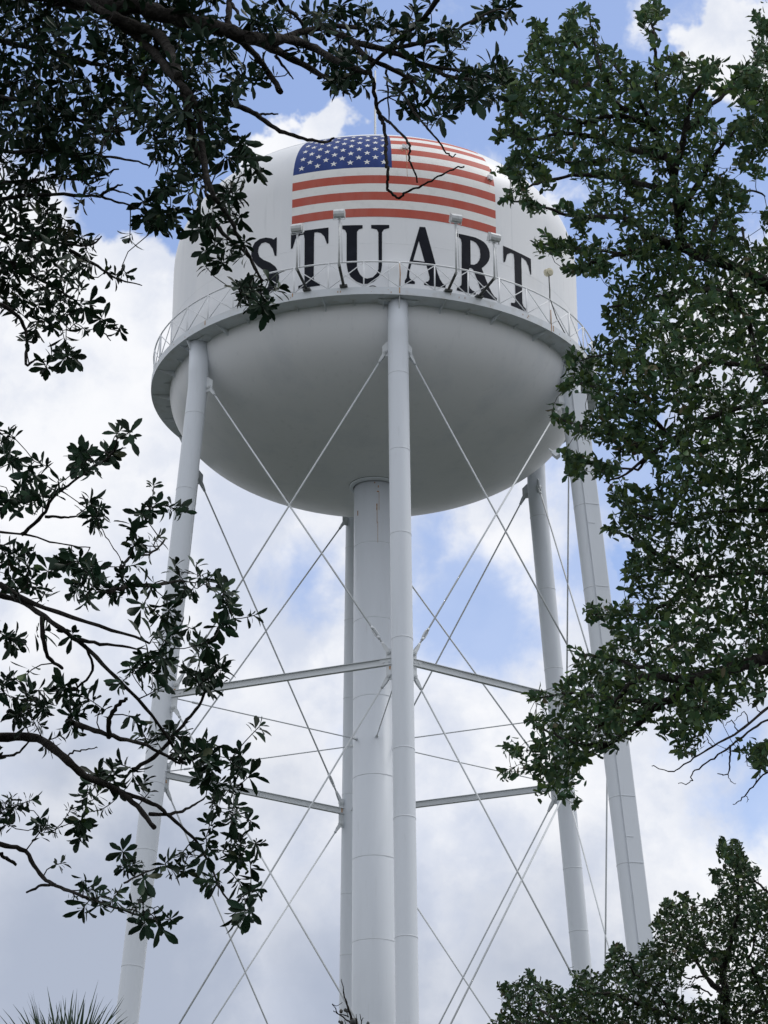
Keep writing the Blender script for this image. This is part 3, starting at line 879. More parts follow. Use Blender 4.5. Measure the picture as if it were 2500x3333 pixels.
def rosette(lv, p, d, n, L, wr, rnd, tint, droop=0.25):
    d = d/np.linalg.norm(d)
    h = np.array([rnd.gauss(0, 1) for _ in range(3)]); u = np.cross(d, h); u /= np.linalg.norm(u); w = np.cross(d, u)
    ph = rnd.uniform(0, 6.28)
    for i in range(n):
        a = ph + i*2.4 + rnd.gauss(0, 0.2)
        op = R(rnd.uniform(25, 60) + 45*(i/n))
        o = math.cos(a)*u + math.sin(a)*w
        dl = math.cos(op)*d + math.sin(op)*o + np.array([0, 0, -droop*rnd.random()])
        nn = math.sin(op)*d - math.cos(op)*o + 0.25*np.array([rnd.gauss(0, 1) for _ in range(3)]) + np.array([0, 0, 0.35])
        l = L*rnd.uniform(0.5, 1.3)
        lv.put(p - d*L*0.75*(i/n)*rnd.uniform(0.6, 1.2), dl, nn, l, l*wr*rnd.uniform(0.85, 1.2), tint(rnd))
def sprig(lv, p, d, n, length, L, wr, rnd, tint):
    """small leaves set alternately along the last stretch of a twig"""
    d = d/np.linalg.norm(d)
    h = np.array([rnd.gauss(0, 1) for _ in range(3)]); u = np.cross(d, h); u /= np.linalg.norm(u); w = np.cross(d, u)
    ph = rnd.uniform(0, 6.28)
    for i in range(n):
        t = i/max(n-1, 1); a = ph + i*2.4
        op = R(62 - 34*t + rnd.gauss(0, 10))
        o = math.cos(a)*u + math.sin(a)*w
        dl = math.cos(op)*d + math.sin(op)*o
        nn = math.sin(op)*d - math.cos(op)*o + 0.4*np.array([rnd.gauss(0, 1) for _ in range(3)]) + np.array([0, 0, 0.5])
        l = L*rnd.uniform(0.5, 1.35)
        lv.put(p - d*length*(1-t), dl, nn, l, l*wr*rnd.uniform(0.85, 1.2), tint(rnd))

def tint_left(r):
    v = r.uniform(0.55, 1.7); y = r.random()
    if y > 0.98: return (v*2.2, v*1.9, v*0.9)
    if y > 0.965: return (v*3.0, v*1.7, v*1.6)
    return (v*r.uniform(0.85, 1.1), v, v*r.uniform(0.85, 1.15))
def tint_right(r):
    v = r.uniform(0.6, 1.45); y = r.random()
    if y > 0.96: return (v*1.7, v*1.5, v*0.8)
    if y > 0.945: return (v*2.2, v*1.1, v*1.3)
    if y > 0.72: return (v*1.35, v*1.15, v*0.75)
    return (v*r.uniform(0.85, 1.15), v, v*r.uniform(0.8, 1.1))
def tint_dead(r):
    v = r.uniform(0.7, 1.3); return (v*4.0, v*2.0, v*2.0)

# ---- left-hand tree with broad leaves ---------------------------------------------------------
rl_ = random.Random(5)
DL = 10.0
def dep(X, Y, amp=0.55, seed=0.0):      # slowly changing depth so neighbouring shoots stay together
    return amp*(math.sin(X*0.011+seed)+math.cos(Y*0.009+1.7*seed)+0.6*math.sin((X+Y)*0.019+seed))*0.5
def A5(x, y, dz=0.0): return at(x*0.5, y*0.5, DL + dep(x*0.5, y*0.5) + dz)
def A6(x, y, dz=0.0): return at(x*0.61, 863+y*0.61, DL - 0.4 + dep(x*0.61, 863+y*0.61, 0.5, 2.0) + dz)
def AD(x, y, dz=0.0): return at(x, y, DL + dep(x, y) + dz)
lt_base = np.array([-4.3, CAM[1]+9.6, 0.0])
ltree = empty('broadleaf_tree', tuple(lt_base), 'dark broad-leaved tree whose drooping branches hang over the left side and the flag', 'tree')
wd = Wood(rl_)
wd.limb([lt_base+np.array(q) for q in ((0, 0, -0.1), (0.05, 0.02, 1.2), (0.12, 0.1, 3.0), (0.1, 0.15, 5.0), (0.2, 0.2, 7.0), (0.5, 0.25, 8.6), (0.7, 0.3, 10.2))], 0.27, 0.10, 14, 0.012)
def trunk_at(z):
    ts = [(0, (0, 0)), (1.2, (0.05, 0.02)), (3, (0.12, 0.1)), (5, (0.1, 0.15)), (7, (0.2, 0.2)), (8.6, (0.5, 0.25)), (10.2, (0.7, 0.3))]
    zz = [t[0] for t in ts]
    return lt_base + np.array([np.interp(z, zz, [t[1][0] for t in ts]), np.interp(z, zz, [t[1][1] for t in ts]), z])
def L5(pts, r0, r1, n=8, root=None, wig=0.0018, dz=0.0):
    P = [A5(x, y, dz) for x, y in pts]
    if root is not None: P = [trunk_at(root), (trunk_at(root)*0.45+P[0]*0.55)+np.array([0, 0, 0.12])] + P
    return wd.limb(P, r0, r1, n, wig)
def L6(pts, r0, r1, n=8, root=None, wig=0.0018, dz=0.0):
    P = [A6(x, y, dz) for x, y in pts]
    if root is not None: P = [trunk_at(root), (trunk_at(root)*0.45+P[0]*0.55)+np.array([0, 0, 0.10])] + P
    return wd.limb(P, r0, r1, n, wig)
def LD(pts, r0, r1, n=7, wig=0.002, dz=0.0):
    return wd.limb([AD(x, y, dz) for x, y in pts], r0, r1, n, wig)
# main limb across the top and its forks
L5([(-300, -120), (120, -50), (330, -5), (480, 15), (640, 48), (820, 88), (1000, 140), (1120, 175)], 0.050, 0.025, 12, root=8.3, wig=0.005, dz=-0.15)
L5([(1120, 175), (1200, 178), (1290, 140), (1440, 112), (1560, 122)], 0.022, 0.008, 8)
L5([(1080, 162), (1210, 168), (1340, 200), (1450, 262), (1590, 318)], 0.022, 0.011, 9, dz=-0.3)
L5([(1120, 175), (1200, 222), (1330, 290), (1450, 358)], 0.022, 0.008, 8)
L5([(1000, 150), (1080, 215), (1150, 300), (1215, 398)], 0.013, 0.012, 8, wig=0.002)
L5([(1190, 240), (1230, 290), (1262, 338)], 0.008, 0.003, 6)
L5([(985, 120), (990, 30), (1000, -60)], 0.014, 0.010, 7)
L5([(1000, 15), (1030, 60), (1035, 110)], 0.008, 0.004, 6)
L5([(1190, -40), (1230, 30), (1290, 80), (1330, 160)], 0.010, 0.006, 6)
LD([(1000, -120), (930, 20), (850, 95), (795, 150)], 0.012, 0.008)
LD([(700, 58), (760, 88), (830, 108), (905, 135), (960, 160), (1040, 178)], 0.016, 0.006)
LD([(760, 88), (800, 128), (880, 165), (935, 205), (1000, 212)], 0.012, 0.005)
LD([(830, 108), (900, 95), (960, 80), (1030, 40), (1085, 18)], 0.010, 0.004)
LD([(905, 135), (980, 150), (1040, 160), (1095, 190)], 0.008, 0.003)
LD([(798, 150), (808, 190), (811, 222), (820, 252), (829, 275), (834, 310), (834, 345), (839, 366), (836, 398), (841, 412), (862, 428), (877, 416), (905, 404), (940, 386), (978, 366), (1001, 358)], 0.0085, 0.0028, wig=0.0025)
LD([(815, 242), (842, 266), (870, 292), (885, 316), (883, 338), (890, 362), (903, 395)], 0.006, 0.003)
LD([(850, 180), (872, 206), (896, 242), (920, 272), (942, 298), (962, 326), (975, 338), (985, 332)], 0.006, 0.002)
LD([(835, 150), (838, 206), (840, 268)], 0.005, 0.002)
LD([(812, 228), (832, 212), (862, 206)], 0.005, 0.003)
L5([(985, 443), (1080, 478), (1140, 522), (1230, 572), (1330, 602), (1410, 614), (1442, 594)], 0.012, 0.004, 7)
L5([(1118, 497), (1155, 494), (1202, 491)], 0.006, 0.003, 6)
# branches hanging down in front of the tank
L5([(300, -20), (420, 40), (520, 105), (640, 200), (710, 285), (770, 352), (835, 435), (862, 520), (872, 620), (890, 740), (925, 850), (985, 930), (1030, 1020), (1080, 1110), (1135, 1215)], 0.020, 0.005, 9, dz=-0.25)
L5([(480, 70), (600, 120), (685, 150), (742, 240), (772, 335)], 0.024, 0.017, 9, dz=-0.3)
L5([(790, 390), (830, 530), (845, 640), (880, 720), (890, 850)], 0.014, 0.005, 7)
L5([(925, 960), (985, 1030), (1060, 1090), (1110, 1165)], 0.008, 0.005, 7)
L5([(772, 335), (800, 450), (820, 560), (850, 680)], 0.012, 0.005, 7)
L5([(640, 300), (560, 420), (470, 560), (420, 700)], 0.014, 0.005, 7)
L5([(-250, 160), (100, 200), (350, 260), (560, 330), (700, 420)], 0.016, 0.006, 8, root=7.6)
L5([(-250, 420), (60, 430), (260, 480), (430, 560), (560, 560)], 0.012, 0.005, 8, root=7.0)
L5([(-260, 640), (60, 655), (300, 660), (450, 676), (560, 690), (642, 716)], 0.012, 0.003, 8, root=6.8)
L5([(-260, 790), (60, 788), (200, 772), (380, 772), (512, 730)], 0.009, 0.003, 8)
L5([(-260, 890), (0, 862), (150, 842), (350, 845), (440, 850), (535, 882), (645, 918)], 0.012, 0.003, 8, root=6.5)
L5([(430, 848), (480, 815), (530, 796)], 0.008, 0.003, 6)
L5([(470, 818), (520, 828), (570, 846)], 0.005, 0.002, 6)
L5([(-260, 1000), (60, 1020), (200, 1042), (380, 1060), (440, 1022)], 0.011, 0.003, 8, root=6.2)
L5([(300, 1082), (420, 1150), (520, 1208), (615, 1234)], 0.008, 0.002, 6)
L5([(-260, 1100), (20, 1130), (100, 1165), (210, 1230), (330, 1300)], 0.010, 0.004, 8)
L5([(-120, 1260), (60, 1350), (115, 1450), (112, 1572), (150, 1555), (190, 1552)], 0.010, 0.003, 6)
L5([(435, 1385), (445, 1430), (475, 1470)], 0.004, 0.002, 6)
# lower boughs
L6([(-420, 1160), (-150, 1190), (0, 1195), (130, 1200), (230, 1272), (300, 1330), (400, 1376), (470, 1426), (546, 1512)], 0.024, 0.009, 10, root=4.9, dz=-0.15)
L6([(440, 1395), (540, 1430), (605, 1482), (690, 1560), (740, 1640), (790, 1750), (832, 1792)], 0.009, 0.003, 8)
L6([(530, 1468), (620, 1465), (680, 1440), (724, 1412)], 0.008, 0.003, 7)
L6([(-420, 640), (-150, 670), (0, 692), (90, 722), (200, 800), (300, 872), (410, 985), (540, 1120), (650, 1290)], 0.015, 0.005, 9, root=5.6)
L6([(-420, 1520), (-100, 1560), (0, 1575), (90, 1602), (140, 1680), (200, 1722), (280, 1752), (380, 1790), (490, 1825)], 0.014, 0.004, 9, root=4.2)
L6([(195, 1718), (150, 1722), (95, 1745)], 0.007, 0.004, 6)
L6([(-420, 480), (-100, 470), (80, 476), (200, 510), (318, 524)], 0.009, 0.002, 8, root=6.0)
L6([(76, 478), (150, 410), (190, 345), (240, 305), (330, 240)], 0.008, 0.004, 7)
L6([(330, 240), (400, 190), (415, 140)], 0.006, 0.003, 6)
L6([(160, 415), (230, 418), (275, 412)], 0.006, 0.003, 6)
L6([(470, 1310), (560, 1252), (650, 1150), (705, 1085), (740, 1000)], 0.009, 0.005, 7)
L6([(240, 1140), (300, 1160), (400, 1192), (520, 1226), (640, 1292)], 0.012, 0.005, 7)
L6([(150, 770), (152, 840), (172, 912), (222, 952)], 0.010, 0.006, 7)
L6([(0, 655), (120, 722), (350, 800), (530, 862)], 0.012, 0.004, 7)
L6([(280, 850), (380, 868), (502, 884)], 0.008, 0.003, 6)
L6([(385, 1195), (388, 1130), (420, 1080), (450, 1060)], 0.010, 0.006, 7)
L6([(300, 870), (330, 960), (260, 1030)], 0.006, 0.004, 6)
L6([(380, 680), (470, 660), (560, 655), (650, 640)], 0.010, 0.005, 7)
L6([(430, 600), (460, 560), (540, 540), (590, 490)], 0.006, 0.003, 6)
L6([(350, 440), (385, 500), (430, 570), (440, 620)], 0.002, 0.002, 5)
L6([(0, 1610), (30, 1630), (60, 1648)], 0.008, 0.006, 6)
L6([(440, 1712), (520, 1672), (600, 1650)], 0.004, 0.003, 6)
L6([(0, 1265), (60, 1255), (102, 1212)], 0.006, 0.004, 6)
L6([(225, 1266), (265, 1246), (305, 1240), (345, 1232)], 0.004, 0.002, 5)

TIPS, KIND = [], []
def tip5(x, y, r, k=0):
    for _ in range(max(1, round((r/36.0)**2))):
        jx, jy = rl_.gauss(0, r*0.36), rl_.gauss(0, r*0.36)
        TIPS.append(A5(x+jx, y+jy, rl_.uniform(-0.35, 0.35))); KIND.append(k)
def tip6(x, y, r, k=0):
    for _ in range(max(1, round((r/32.0)**2))):
        jx, jy = rl_.gauss(0, r*0.36), rl_.gauss(0, r*0.36)
        TIPS.append(A6(x+jx, y+jy, rl_.uniform(-0.25, 0.25))); KIND.append(k)
POLY_A = [(-420, -320), (940, -320), (955, 60), (1000, 190), (1150, 260), (1180, 330), (1120, 390), (1050, 390), (990, 440), (1015, 540), (980, 590), (940, 600), (920, 690), (850, 745),
          (740, 730), (690, 690), (640, 640), (565, 560), (520, 610), (430, 680), (435, 780), (390, 810), (330, 740), (250, 785), (220, 850), (235, 930), (330, 930), (320, 1000), (400, 1020), (410, 1100),
          (370, 1180), (350, 1250), (380, 1330), (360, 1400), (300, 1430), (240, 1420), (130, 1370), (70, 1350), (-150, 1300), (-420, 1200)]
GAPS_A = [(310, 25, 42), (440, 110, 44), (425, 195, 24), (800, 160, 34), (570, 240, 22), (640, 400, 30), (540, 330, 26), (555, 585, 34), (310, 420, 22), (60, 915, 26), (35, 965, 30), (740, 560, 20), (190, 330, 18), (720, 480, 16), (140, 820, 22)]
for x, y in scatter(POLY_A, GAPS_A, 900, 29, rl_): tip5(x, y, 36)
for q in [(1110, 60, 60), (1200, 70, 60), (1160, 100, 60), (1080, 90, 40), (1240, 120, 40), (1330, 40, 50), (1420, 70, 60), (1500, 60, 60), (1560, 30, 50), (1390, 120, 60), (1480, 120, 50), (1570, 100, 40), (1640, 60, 40), (1340, 150, 40),
          (1500, 240, 60), (1440, 330, 50), (1500, 350, 50), (1540, 330, 40), (1580, 380, 34), (1370, 270, 30), (1600, 180, 30), (1055, 690, 75), (1040, 640, 50), (1090, 730, 50), (700, 830, 80), (640, 860, 40), (760, 790, 70), (820, 760, 60), (700, 930, 70),
          (650, 970, 60), (740, 950, 50), (620, 960, 40), (870, 950, 70), (850, 1000, 40), (920, 920, 60), (980, 800, 60), (960, 870, 60), (1010, 830, 50), (1030, 930, 36), (1000, 960, 40), (900, 1110, 50), (940, 1060, 46), (890, 1080, 44), (980, 1075, 30), (955, 1125, 32),
          (1062, 1110, 34), (1066, 1050, 26), (1175, 1215, 40), (1200, 1240, 36), (1060, 1240, 60), (1110, 1260, 70), (1150, 1290, 60), (1040, 1300, 45), (1090, 1330, 45), (880, 820, 40), (880, 740, 50), (430, 1310, 40), (440, 1380, 36), (500, 1430, 40), (300, 1480, 40),
          (290, 1540, 45), (320, 1560, 34), (270, 1510, 30), (190, 1590, 30), (215, 1570, 25), (150, 1440, 30), (130, 1480, 25), (500, 1190, 36), (540, 1180, 20), (450, 1160, 30), (410, 770, 40), (420, 800, 30), (1000, 690, 40), (560, 1030, 1), (460, 180, 40), (1290, 170, 40), (1180, 150, 50)]:
    tip5(*q)
for q in [(330, 910, 34), (300, 1000, 22), (200, 520, 30)]: tip5(*q, k=1)
for X, Y, r in [(870, 60, 30), (915, 70, 35), (960, 60, 35), (900, 30, 30), (1000, 90, 35), (1040, 45, 30), (1080, 20, 35), (1100, 42, 18), (1010, 140, 40), (1050, 150, 40), (1080, 170, 34), (1030, 190, 40), (980, 190, 40), (930, 170, 30), (900, 130, 30),
                (960, 130, 30), (1060, 205, 30), (1000, 226, 30), (950, 212, 35), (900, 222, 30), (930, 252, 30), (880, 238, 25), (955, 262, 22), (860, 190, 26), (840, 110, 26), (880, 160, 25), (760, 120, 40), (720, 150, 30), (740, 180, 30), (790, 60, 30), (840, 50, 26)]:
    tip5(X*2, Y*2, r*2.0)
for q in [(420, 85, 50), (410, 185, 40), (330, 215, 80), (270, 225, 45), (30, 130, 45), (60, 210, 50), (120, 260, 66), (100, 330, 75), (30, 360, 56), (200, 320, 50), (340, 380, 66), (320, 420, 50), (375, 390, 40), (530, 320, 24), (550, 375, 40), (620, 390, 52), (490, 390, 50), (470, 440, 32), (490, 500, 56), (500, 560, 50), (570, 490, 28),
          (80, 540, 76), (40, 580, 56), (240, 590, 60), (340, 590, 60), (60, 660, 56), (150, 640, 60), (300, 660, 90), (380, 680, 66), (460, 650, 50), (490, 730, 28), (540, 650, 40), (640, 610, 40), (710, 620, 50), (760, 640, 50), (800, 670, 28), (650, 690, 45), (800, 740, 40), (840, 760, 28), (800, 800, 40), (900, 770, 22),
          (40, 840, 66), (180, 820, 28), (250, 860, 38), (580, 780, 66), (640, 820, 50), (700, 840, 50), (560, 850, 56), (720, 880, 50), (770, 920, 50), (600, 920, 56), (520, 930, 56), (460, 960, 50), (740, 980, 70), (680, 1010, 56), (760, 1030, 50), (440, 1000, 38), (560, 1000, 56),
          (50, 1000, 70), (110, 1040, 60), (200, 1050, 60), (60, 1110, 66), (130, 1120, 60), (250, 1100, 60), (300, 1060, 50), (340, 1100, 38), (270, 1160, 46), (210, 1200, 36), (170, 1240, 28),
          (500, 1160, 50), (560, 1180, 56), (620, 1170, 56), (660, 1220, 60), (720, 1240, 66), (760, 1270, 66), (830, 1290, 56), (880, 1330, 38), (900, 1180, 32), (850, 1230, 28), (740, 1340, 56), (800, 1360, 56), (840, 1420, 56), (900, 1490, 38), (760, 1420, 50), (820, 1480, 56), (750, 1520, 50), (830, 1550, 56), (720, 1590, 50), (800, 1620, 56), (860, 1640, 50), (900, 1580, 28),
          (740, 1690, 40), (770, 1710, 28), (880, 1720, 50), (920, 1720, 28), (850, 1810, 50), (880, 1840, 38), (840, 1850, 28), (430, 1300, 56), (400, 1330, 50), (480, 1340, 50), (440, 1400, 28), (530, 1390, 18), (320, 1390, 56), (300, 1430, 50), (250, 1450, 38), (280, 1500, 50), (260, 1550, 42), (340, 1450, 28),
          (40, 1420, 60), (80, 1440, 56), (30, 1500, 50), (130, 1500, 56), (180, 1520, 36), (195, 1640, 38), (410, 1630, 38), (430, 1660, 38), (480, 1660, 56), (500, 1700, 38), (620, 1640, 52), (660, 1610, 28), (640, 1670, 36), (300, 1740, 50), (260, 1770, 38), (350, 1760, 56), (420, 1750, 38), (400, 1790, 38), (290, 1800, 28), (490, 1790, 50), (500, 1830, 46), (560, 1830, 36), (600, 1840, 26), (580, 1870, 22)]:
    tip6(*q)
for _ in range(150):      # the part of the crown beyond the picture's edge
    tip6(rl_.uniform(-520, -40), rl_.uniform(0, 1700), 50)
dirs = wd.join_shoots(TIPS, 0.0022, 0.0, 0.011)
lv = Leaves(ST_BIG)
for p, d, k in zip(TIPS, dirs, KIND):
    dd = d + 0.25*np.array([rl_.gauss(0, 1), rl_.gauss(0, 1), rl_.gauss(0, 1)])
    if k == 0: rosette(lv, p, dd, rl_.randint(9, 13), 0.056*rl_.uniform(0.7, 1.3), 0.36, rl_, tint_left)
    else: rosette(lv, p, dd, 6, 0.055, 0.42, rl_, tint_dead, 0.6)
tr_ = wd.mb.build('trunk', M['bark']); attach(tr_, ltree)
lv.build('crown', M['leafA'], ltree)

# ---- right-hand oak with small leaves ---------------------------------------------------------
rr_ = random.Random(9)
DR = 13.0
def A7(x, y, dz=0.0): return at(995.4+0.4*x, 0.4*y, DR + dep(995+0.4*x, 0.4*y, 0.9, 1.0) + dz)
def A8(x, y, dz=0.0): return at(995.4+0.45*x, 796.4+0.45*y, DR + dep(995+0.45*x, 796+0.45*y, 0.9, 1.0) + dz)
rt_base = np.array([4.9, CAM[1]+12.4, 0.0])
rtree = empty('small_leaf_oak', tuple(rt_base), 'tall green oak with small leaves filling the right side of the view beside the tower', 'tree')
wd = Wood(rr_)
wd.limb([rt_base+np.array(q) for q in ((0, 0, -0.1), (-0.03, 0.02, 1.4), (-0.1, 0.1, 3.2), (-0.2, 0.1, 5.4), (-0.45, 0.1, 7.2), (-0.7, 0.0, 9.0), (-0.9, 0, 11.5))], 0.36, 0.09, 16, 0.012)
def rtrunk(z):
    zs_ = [0, 1.4, 3.2, 5.4, 7.2, 9.0, 11.5]; xs_ = [0, -0.03, -0.1, -0.2, -0.45, -0.7, -0.9]; ys_ = [0, 0.02, 0.1, 0.1, 0.1, 0, 0]
    return rt_base + np.array([np.interp(z, zs_, xs_), np.interp(z, zs_, ys_), z])
def LR(F, pts, r0, r1, n=8, root=None, wig=0.003, dz=0.0):
    P = [F(x, y, dz) for x, y in pts]
    if root is not None: P = [rtrunk(root), rtrunk(root)*0.45+P[0]*0.55+np.array([0, 0, 0.12])] + P
    return wd.limb(P, r0, r1, n, wig)
LR(A8, [(1800, 1330), (1560, 1372), (1475, 1386), (1380, 1412), (1250, 1452), (1130, 1500), (1020, 1570), (920, 1640), (800, 1745), (650, 1830), (560, 1885)], 0.050, 0.006, 12, root=5.6)
LR(A8, [(1250, 1452), (1050, 1490), (900, 1480), (790, 1540), (690, 1690), (600, 1750)], 0.024, 0.006)
LR(A8, [(1000, 1480), (860, 1430), (720, 1400), (580, 1370)], 0.012, 0.004)
LR(A8, [(900, 1600), (700, 1580), (520, 1560), (380, 1580)], 0.012, 0.004)
LR(A8, [(700, 1800), (560, 1800), (420, 1740), (330, 1690)], 0.010, 0.004)
LR(A8, [(1130, 1500), (1180, 1600), (1140, 1720), (1090, 1810)], 0.012, 0.004)
LR(A8, [(1700, 640), (1475, 682), (1310, 682), (1160, 702), (1050, 745), (900, 720), (760, 640)], 0.020, 0.004, 9, root=7.0)
LR(A8, [(1700, 1000), (1400, 980), (1150, 1000), (950, 960), (830, 930)], 0.018, 0.004, 9, root=6.3)
LR(A8, [(1150, 1000), (1000, 1120), (860, 1180), (720, 1180), (610, 1180)], 0.014, 0.004)
LR(A8, [(1600, 120), (1200, 230), (900, 420), (800, 500), (690, 548)], 0.020, 0.004, 8, root=8.2)
LR(A8, [(1000, 330), (860, 180), (700, 100), (520, 60)], 0.014, 0.004)
LR(A8, [(900, 420), (780, 330), (620, 290), (470, 240)], 0.012, 0.004)
LR(A8, [(900, 420), (850, 480), (740, 470), (560, 450)], 0.008, 0.003)
LR(A8, [(1100, 1000), (900, 860), (780, 800), (700, 775)], 0.014, 0.004)
LR(A7, [(1900, 1620), (1600, 1500), (1420, 1420), (1330, 1392), (1230, 1350), (1180, 1260), (1170, 1100), (1150, 960), (1110, 850), (1050, 700), (980, 580), (900, 440), (820, 340)], 0.040, 0.006, 11, root=8.3)
LR(A7, [(1230, 1350), (1100, 1310), (1000, 1260), (900, 1180), (700, 1168), (560, 1160), (420, 1105), (260, 1080)], 0.022, 0.004)
LR(A7, [(1170, 1330), (1020, 1340), (880, 1370), (760, 1400), (640, 1455), (560, 1465)], 0.020, 0.004)
LR(A7, [(900, 1370), (700, 1350), (560, 1340), (430, 1310)], 0.010, 0.004)
LR(A7, [(1170, 1050), (1000, 1000), (820, 960), (600, 950), (420, 990), (300, 1040)], 0.018, 0.004)
LR(A7, [(1110, 850), (900, 800), (720, 740), (520, 720), (400, 750), (230, 730)], 0.018, 0.004)
LR(A7, [(820, 860), (600, 880), (400, 850), (240, 910)], 0.012, 0.004)
LR(A7, [(1050, 700), (850, 620), (650, 660), (480, 600), (330, 560)], 0.016, 0.004)
LR(A7, [(900, 600), (700, 480), (520, 400), (400, 300), (410, 160)], 0.016, 0.004)
LR(A7, [(700, 480), (640, 300), (590, 160), (600, 60)], 0.010, 0.003)
LR(A7, [(820, 480), (750, 340), (720, 200), (690, 60)], 0.010, 0.003)
LR(A7, [(1150, 960), (1200, 760), (1240, 560), (1290, 460), (1360, 350)], 0.020, 0.004)
LR(A7, [(1050, 560), (1060, 420), (1050, 290), (1042, 190), (1030, 120), (1050, 50)], 0.010, 0.004)
LR(A7, [(1040, 180), (1000, 160), (970, 110)], 0.004, 0.002)
LR(A7, [(1180, 1150), (1280, 1000), (1360, 860), (1430, 760), (1500, 690)], 0.018, 0.004)
LR(A7, [(1240, 700), (1330, 590), (1440, 500), (1540, 400), (1640, 300)], 0.014, 0.005)
LR(A7, [(1330, 1392), (1380, 1200), (1450, 1080), (1560, 1030), (1650, 1060)], 0.014, 0.004)
LR(A7, [(1360, 1140), (1358, 1020), (1425, 930)], 0.005, 0.002)
LR(A7, [(1520, 1230), (1540, 1330), (1600, 1420)], 0.008, 0.003)
LR(A7, [(1800, 560), (1660, 520), (1580, 440), (1500, 430)], 0.016, 0.005, root=10.4)
LR(A7, [(1700, 700), (1600, 760), (1560, 840), (1500, 890)], 0.010, 0.003)
LR(A7, [(1740, 240), (1660, 160), (1600, 100)], 0.010, 0.003)
LR(A7, [(1900, 1960), (1659, 1990), (1480, 1965), (1340, 1960), (1200, 2020), (1060, 1990), (900, 1900), (640, 1950)], 0.020, 0.004, 9, root=7.4)
LR(A7, [(1480, 1600), (1570, 1800), (1610, 1960), (1680, 2040)], 0.014, 0.012)
LR(A7, [(1480, 1600), (1300, 1560), (1100, 1600), (900, 1640), (800, 1660)], 0.016, 0.005)
for dx_, dy_, dz_ in ((1.6, 0.4, 1.2), (1.3, -0.8, 2.2), (0.6, 1.4, 1.8), (2.0, 0.9, 0.2), (0.9, 0.2, 3.0), (1.4, 1.5, 0.6), (2.2, -0.3, 1.6)):
    q_ = rtrunk(7.6)
    wd.limb([q_, q_+np.array([dx_*0.45, dy_*0.5, dz_*0.35]), q_+np.array([dx_, dy_, dz_])], 0.045, 0.008, 8, 0.01)
# bare dead twigs below the bough
def LT(pts, r0, r1): return wd.limb([A8(x, y, -0.3) for x, y in pts], r0, r1, 6, 0.003, join=False)
LT([(1900, 1380), (1600, 1560), (1475, 1630), (1330, 1742), (1210, 1812), (1100, 1882), (1020, 1932), (915, 1906)], 0.009, 0.002)
LT([(1500, 1670), (1400, 1730), (1290, 1812), (1200, 1880), (1112, 1935), (1106, 1982), (1040, 1990)], 0.006, 0.0018)
LT([(1292, 1810), (1290, 1880), (1282, 1950), (1235, 1945)], 0.005, 0.002)
LT([(1700, 1850), (1475, 1932), (1390, 2020), (1340, 2070), (1310, 2097)], 0.006, 0.002)
LT([(1475, 1930), (1440, 1920), (1390, 1920)], 0.003, 0.0015); LT([(1400, 2010), (1415, 1990), (1420, 1960)], 0.003, 0.0015)
LT([(1330, 1742), (1300, 1690), (1270, 1710)], 0.003, 0.0015); LT([(1380, 1700), (1360, 1650), (1310, 1690)], 0.003, 0.0015)
LT([(1440, 1655), (1400, 1610), (1380, 1620)], 0.003, 0.0015); LT([(1210, 1812), (1190, 1790), (1180, 1770)], 0.003, 0.0015)
LT([(1365, 2045), (1375, 2060), (1380, 2080)], 0.002, 0.0012); LT([(1282, 1950), (1300, 1985), (1320, 1990)], 0.002, 0.0012)

POLY_7 = [(400, 110), (450, 200), (530, 240), (565, 110), (605, 60), (635, 200), (700, 160), (740, 250), (830, 270), (900, 330), (1000, 390), (1060, 330), (1110, 285), (1170, 300), (1220, 315), (1300, 350), (1375, 340), (1340, 420), (1310, 500), (1325, 560), (1290, 650), (1390, 650), (1400, 740), (1390, 820), (1370, 900), (1360, 960),
          (1470, 985), (1560, 1030), (1540, 1130), (1500, 1180), (1520, 1280), (1590, 1320), (1700, 1300), (2250, 1200), (2250, 2050), (560, 2050), (560, 1990), (600, 1900), (700, 1850), (790, 1830), (800, 1760), (780, 1680), (835, 1620), (775, 1560), (830, 1520), (900, 1500), (960, 1440), (900, 1420), (850, 1340), (860, 1260), (900, 1230),
          (860, 1190), (735, 1180), (720, 1100), (735, 1050), (650, 980), (600, 900), (480, 880), (430, 800), (400, 740), (330, 640), (260, 600), (285, 540), (260, 480), (330, 420), (340, 300), (400, 230)]
GAPS_7 = [(1000, 935, 52), (1010, 995, 32), (700, 765, 24), (450, 690, 28), (1265, 1010, 34), (1220, 970, 24), (740, 440, 26), (830, 735, 20), (1060, 1620, 28), (1480, 1800, 24), (1400, 2075, 90), (1560, 2060, 60), (850, 2080, 60), (1350, 2010, 36), (480, 1000, 20), (620, 740, 18), (930, 690, 16), (1120, 470, 16), (880, 560, 14), (1300, 880, 18), (700, 1010, 20),
          (1330, 1160, 22), (960, 1560, 16), (1200, 1700, 16), (900, 1760, 18), (1500, 1480, 16), (1050, 1420, 16), (1600, 1660, 18)] + [(rr_.uniform(420, 1600), rr_.uniform(280, 2000), rr_.uniform(12, 26)) for _ in range(60)]
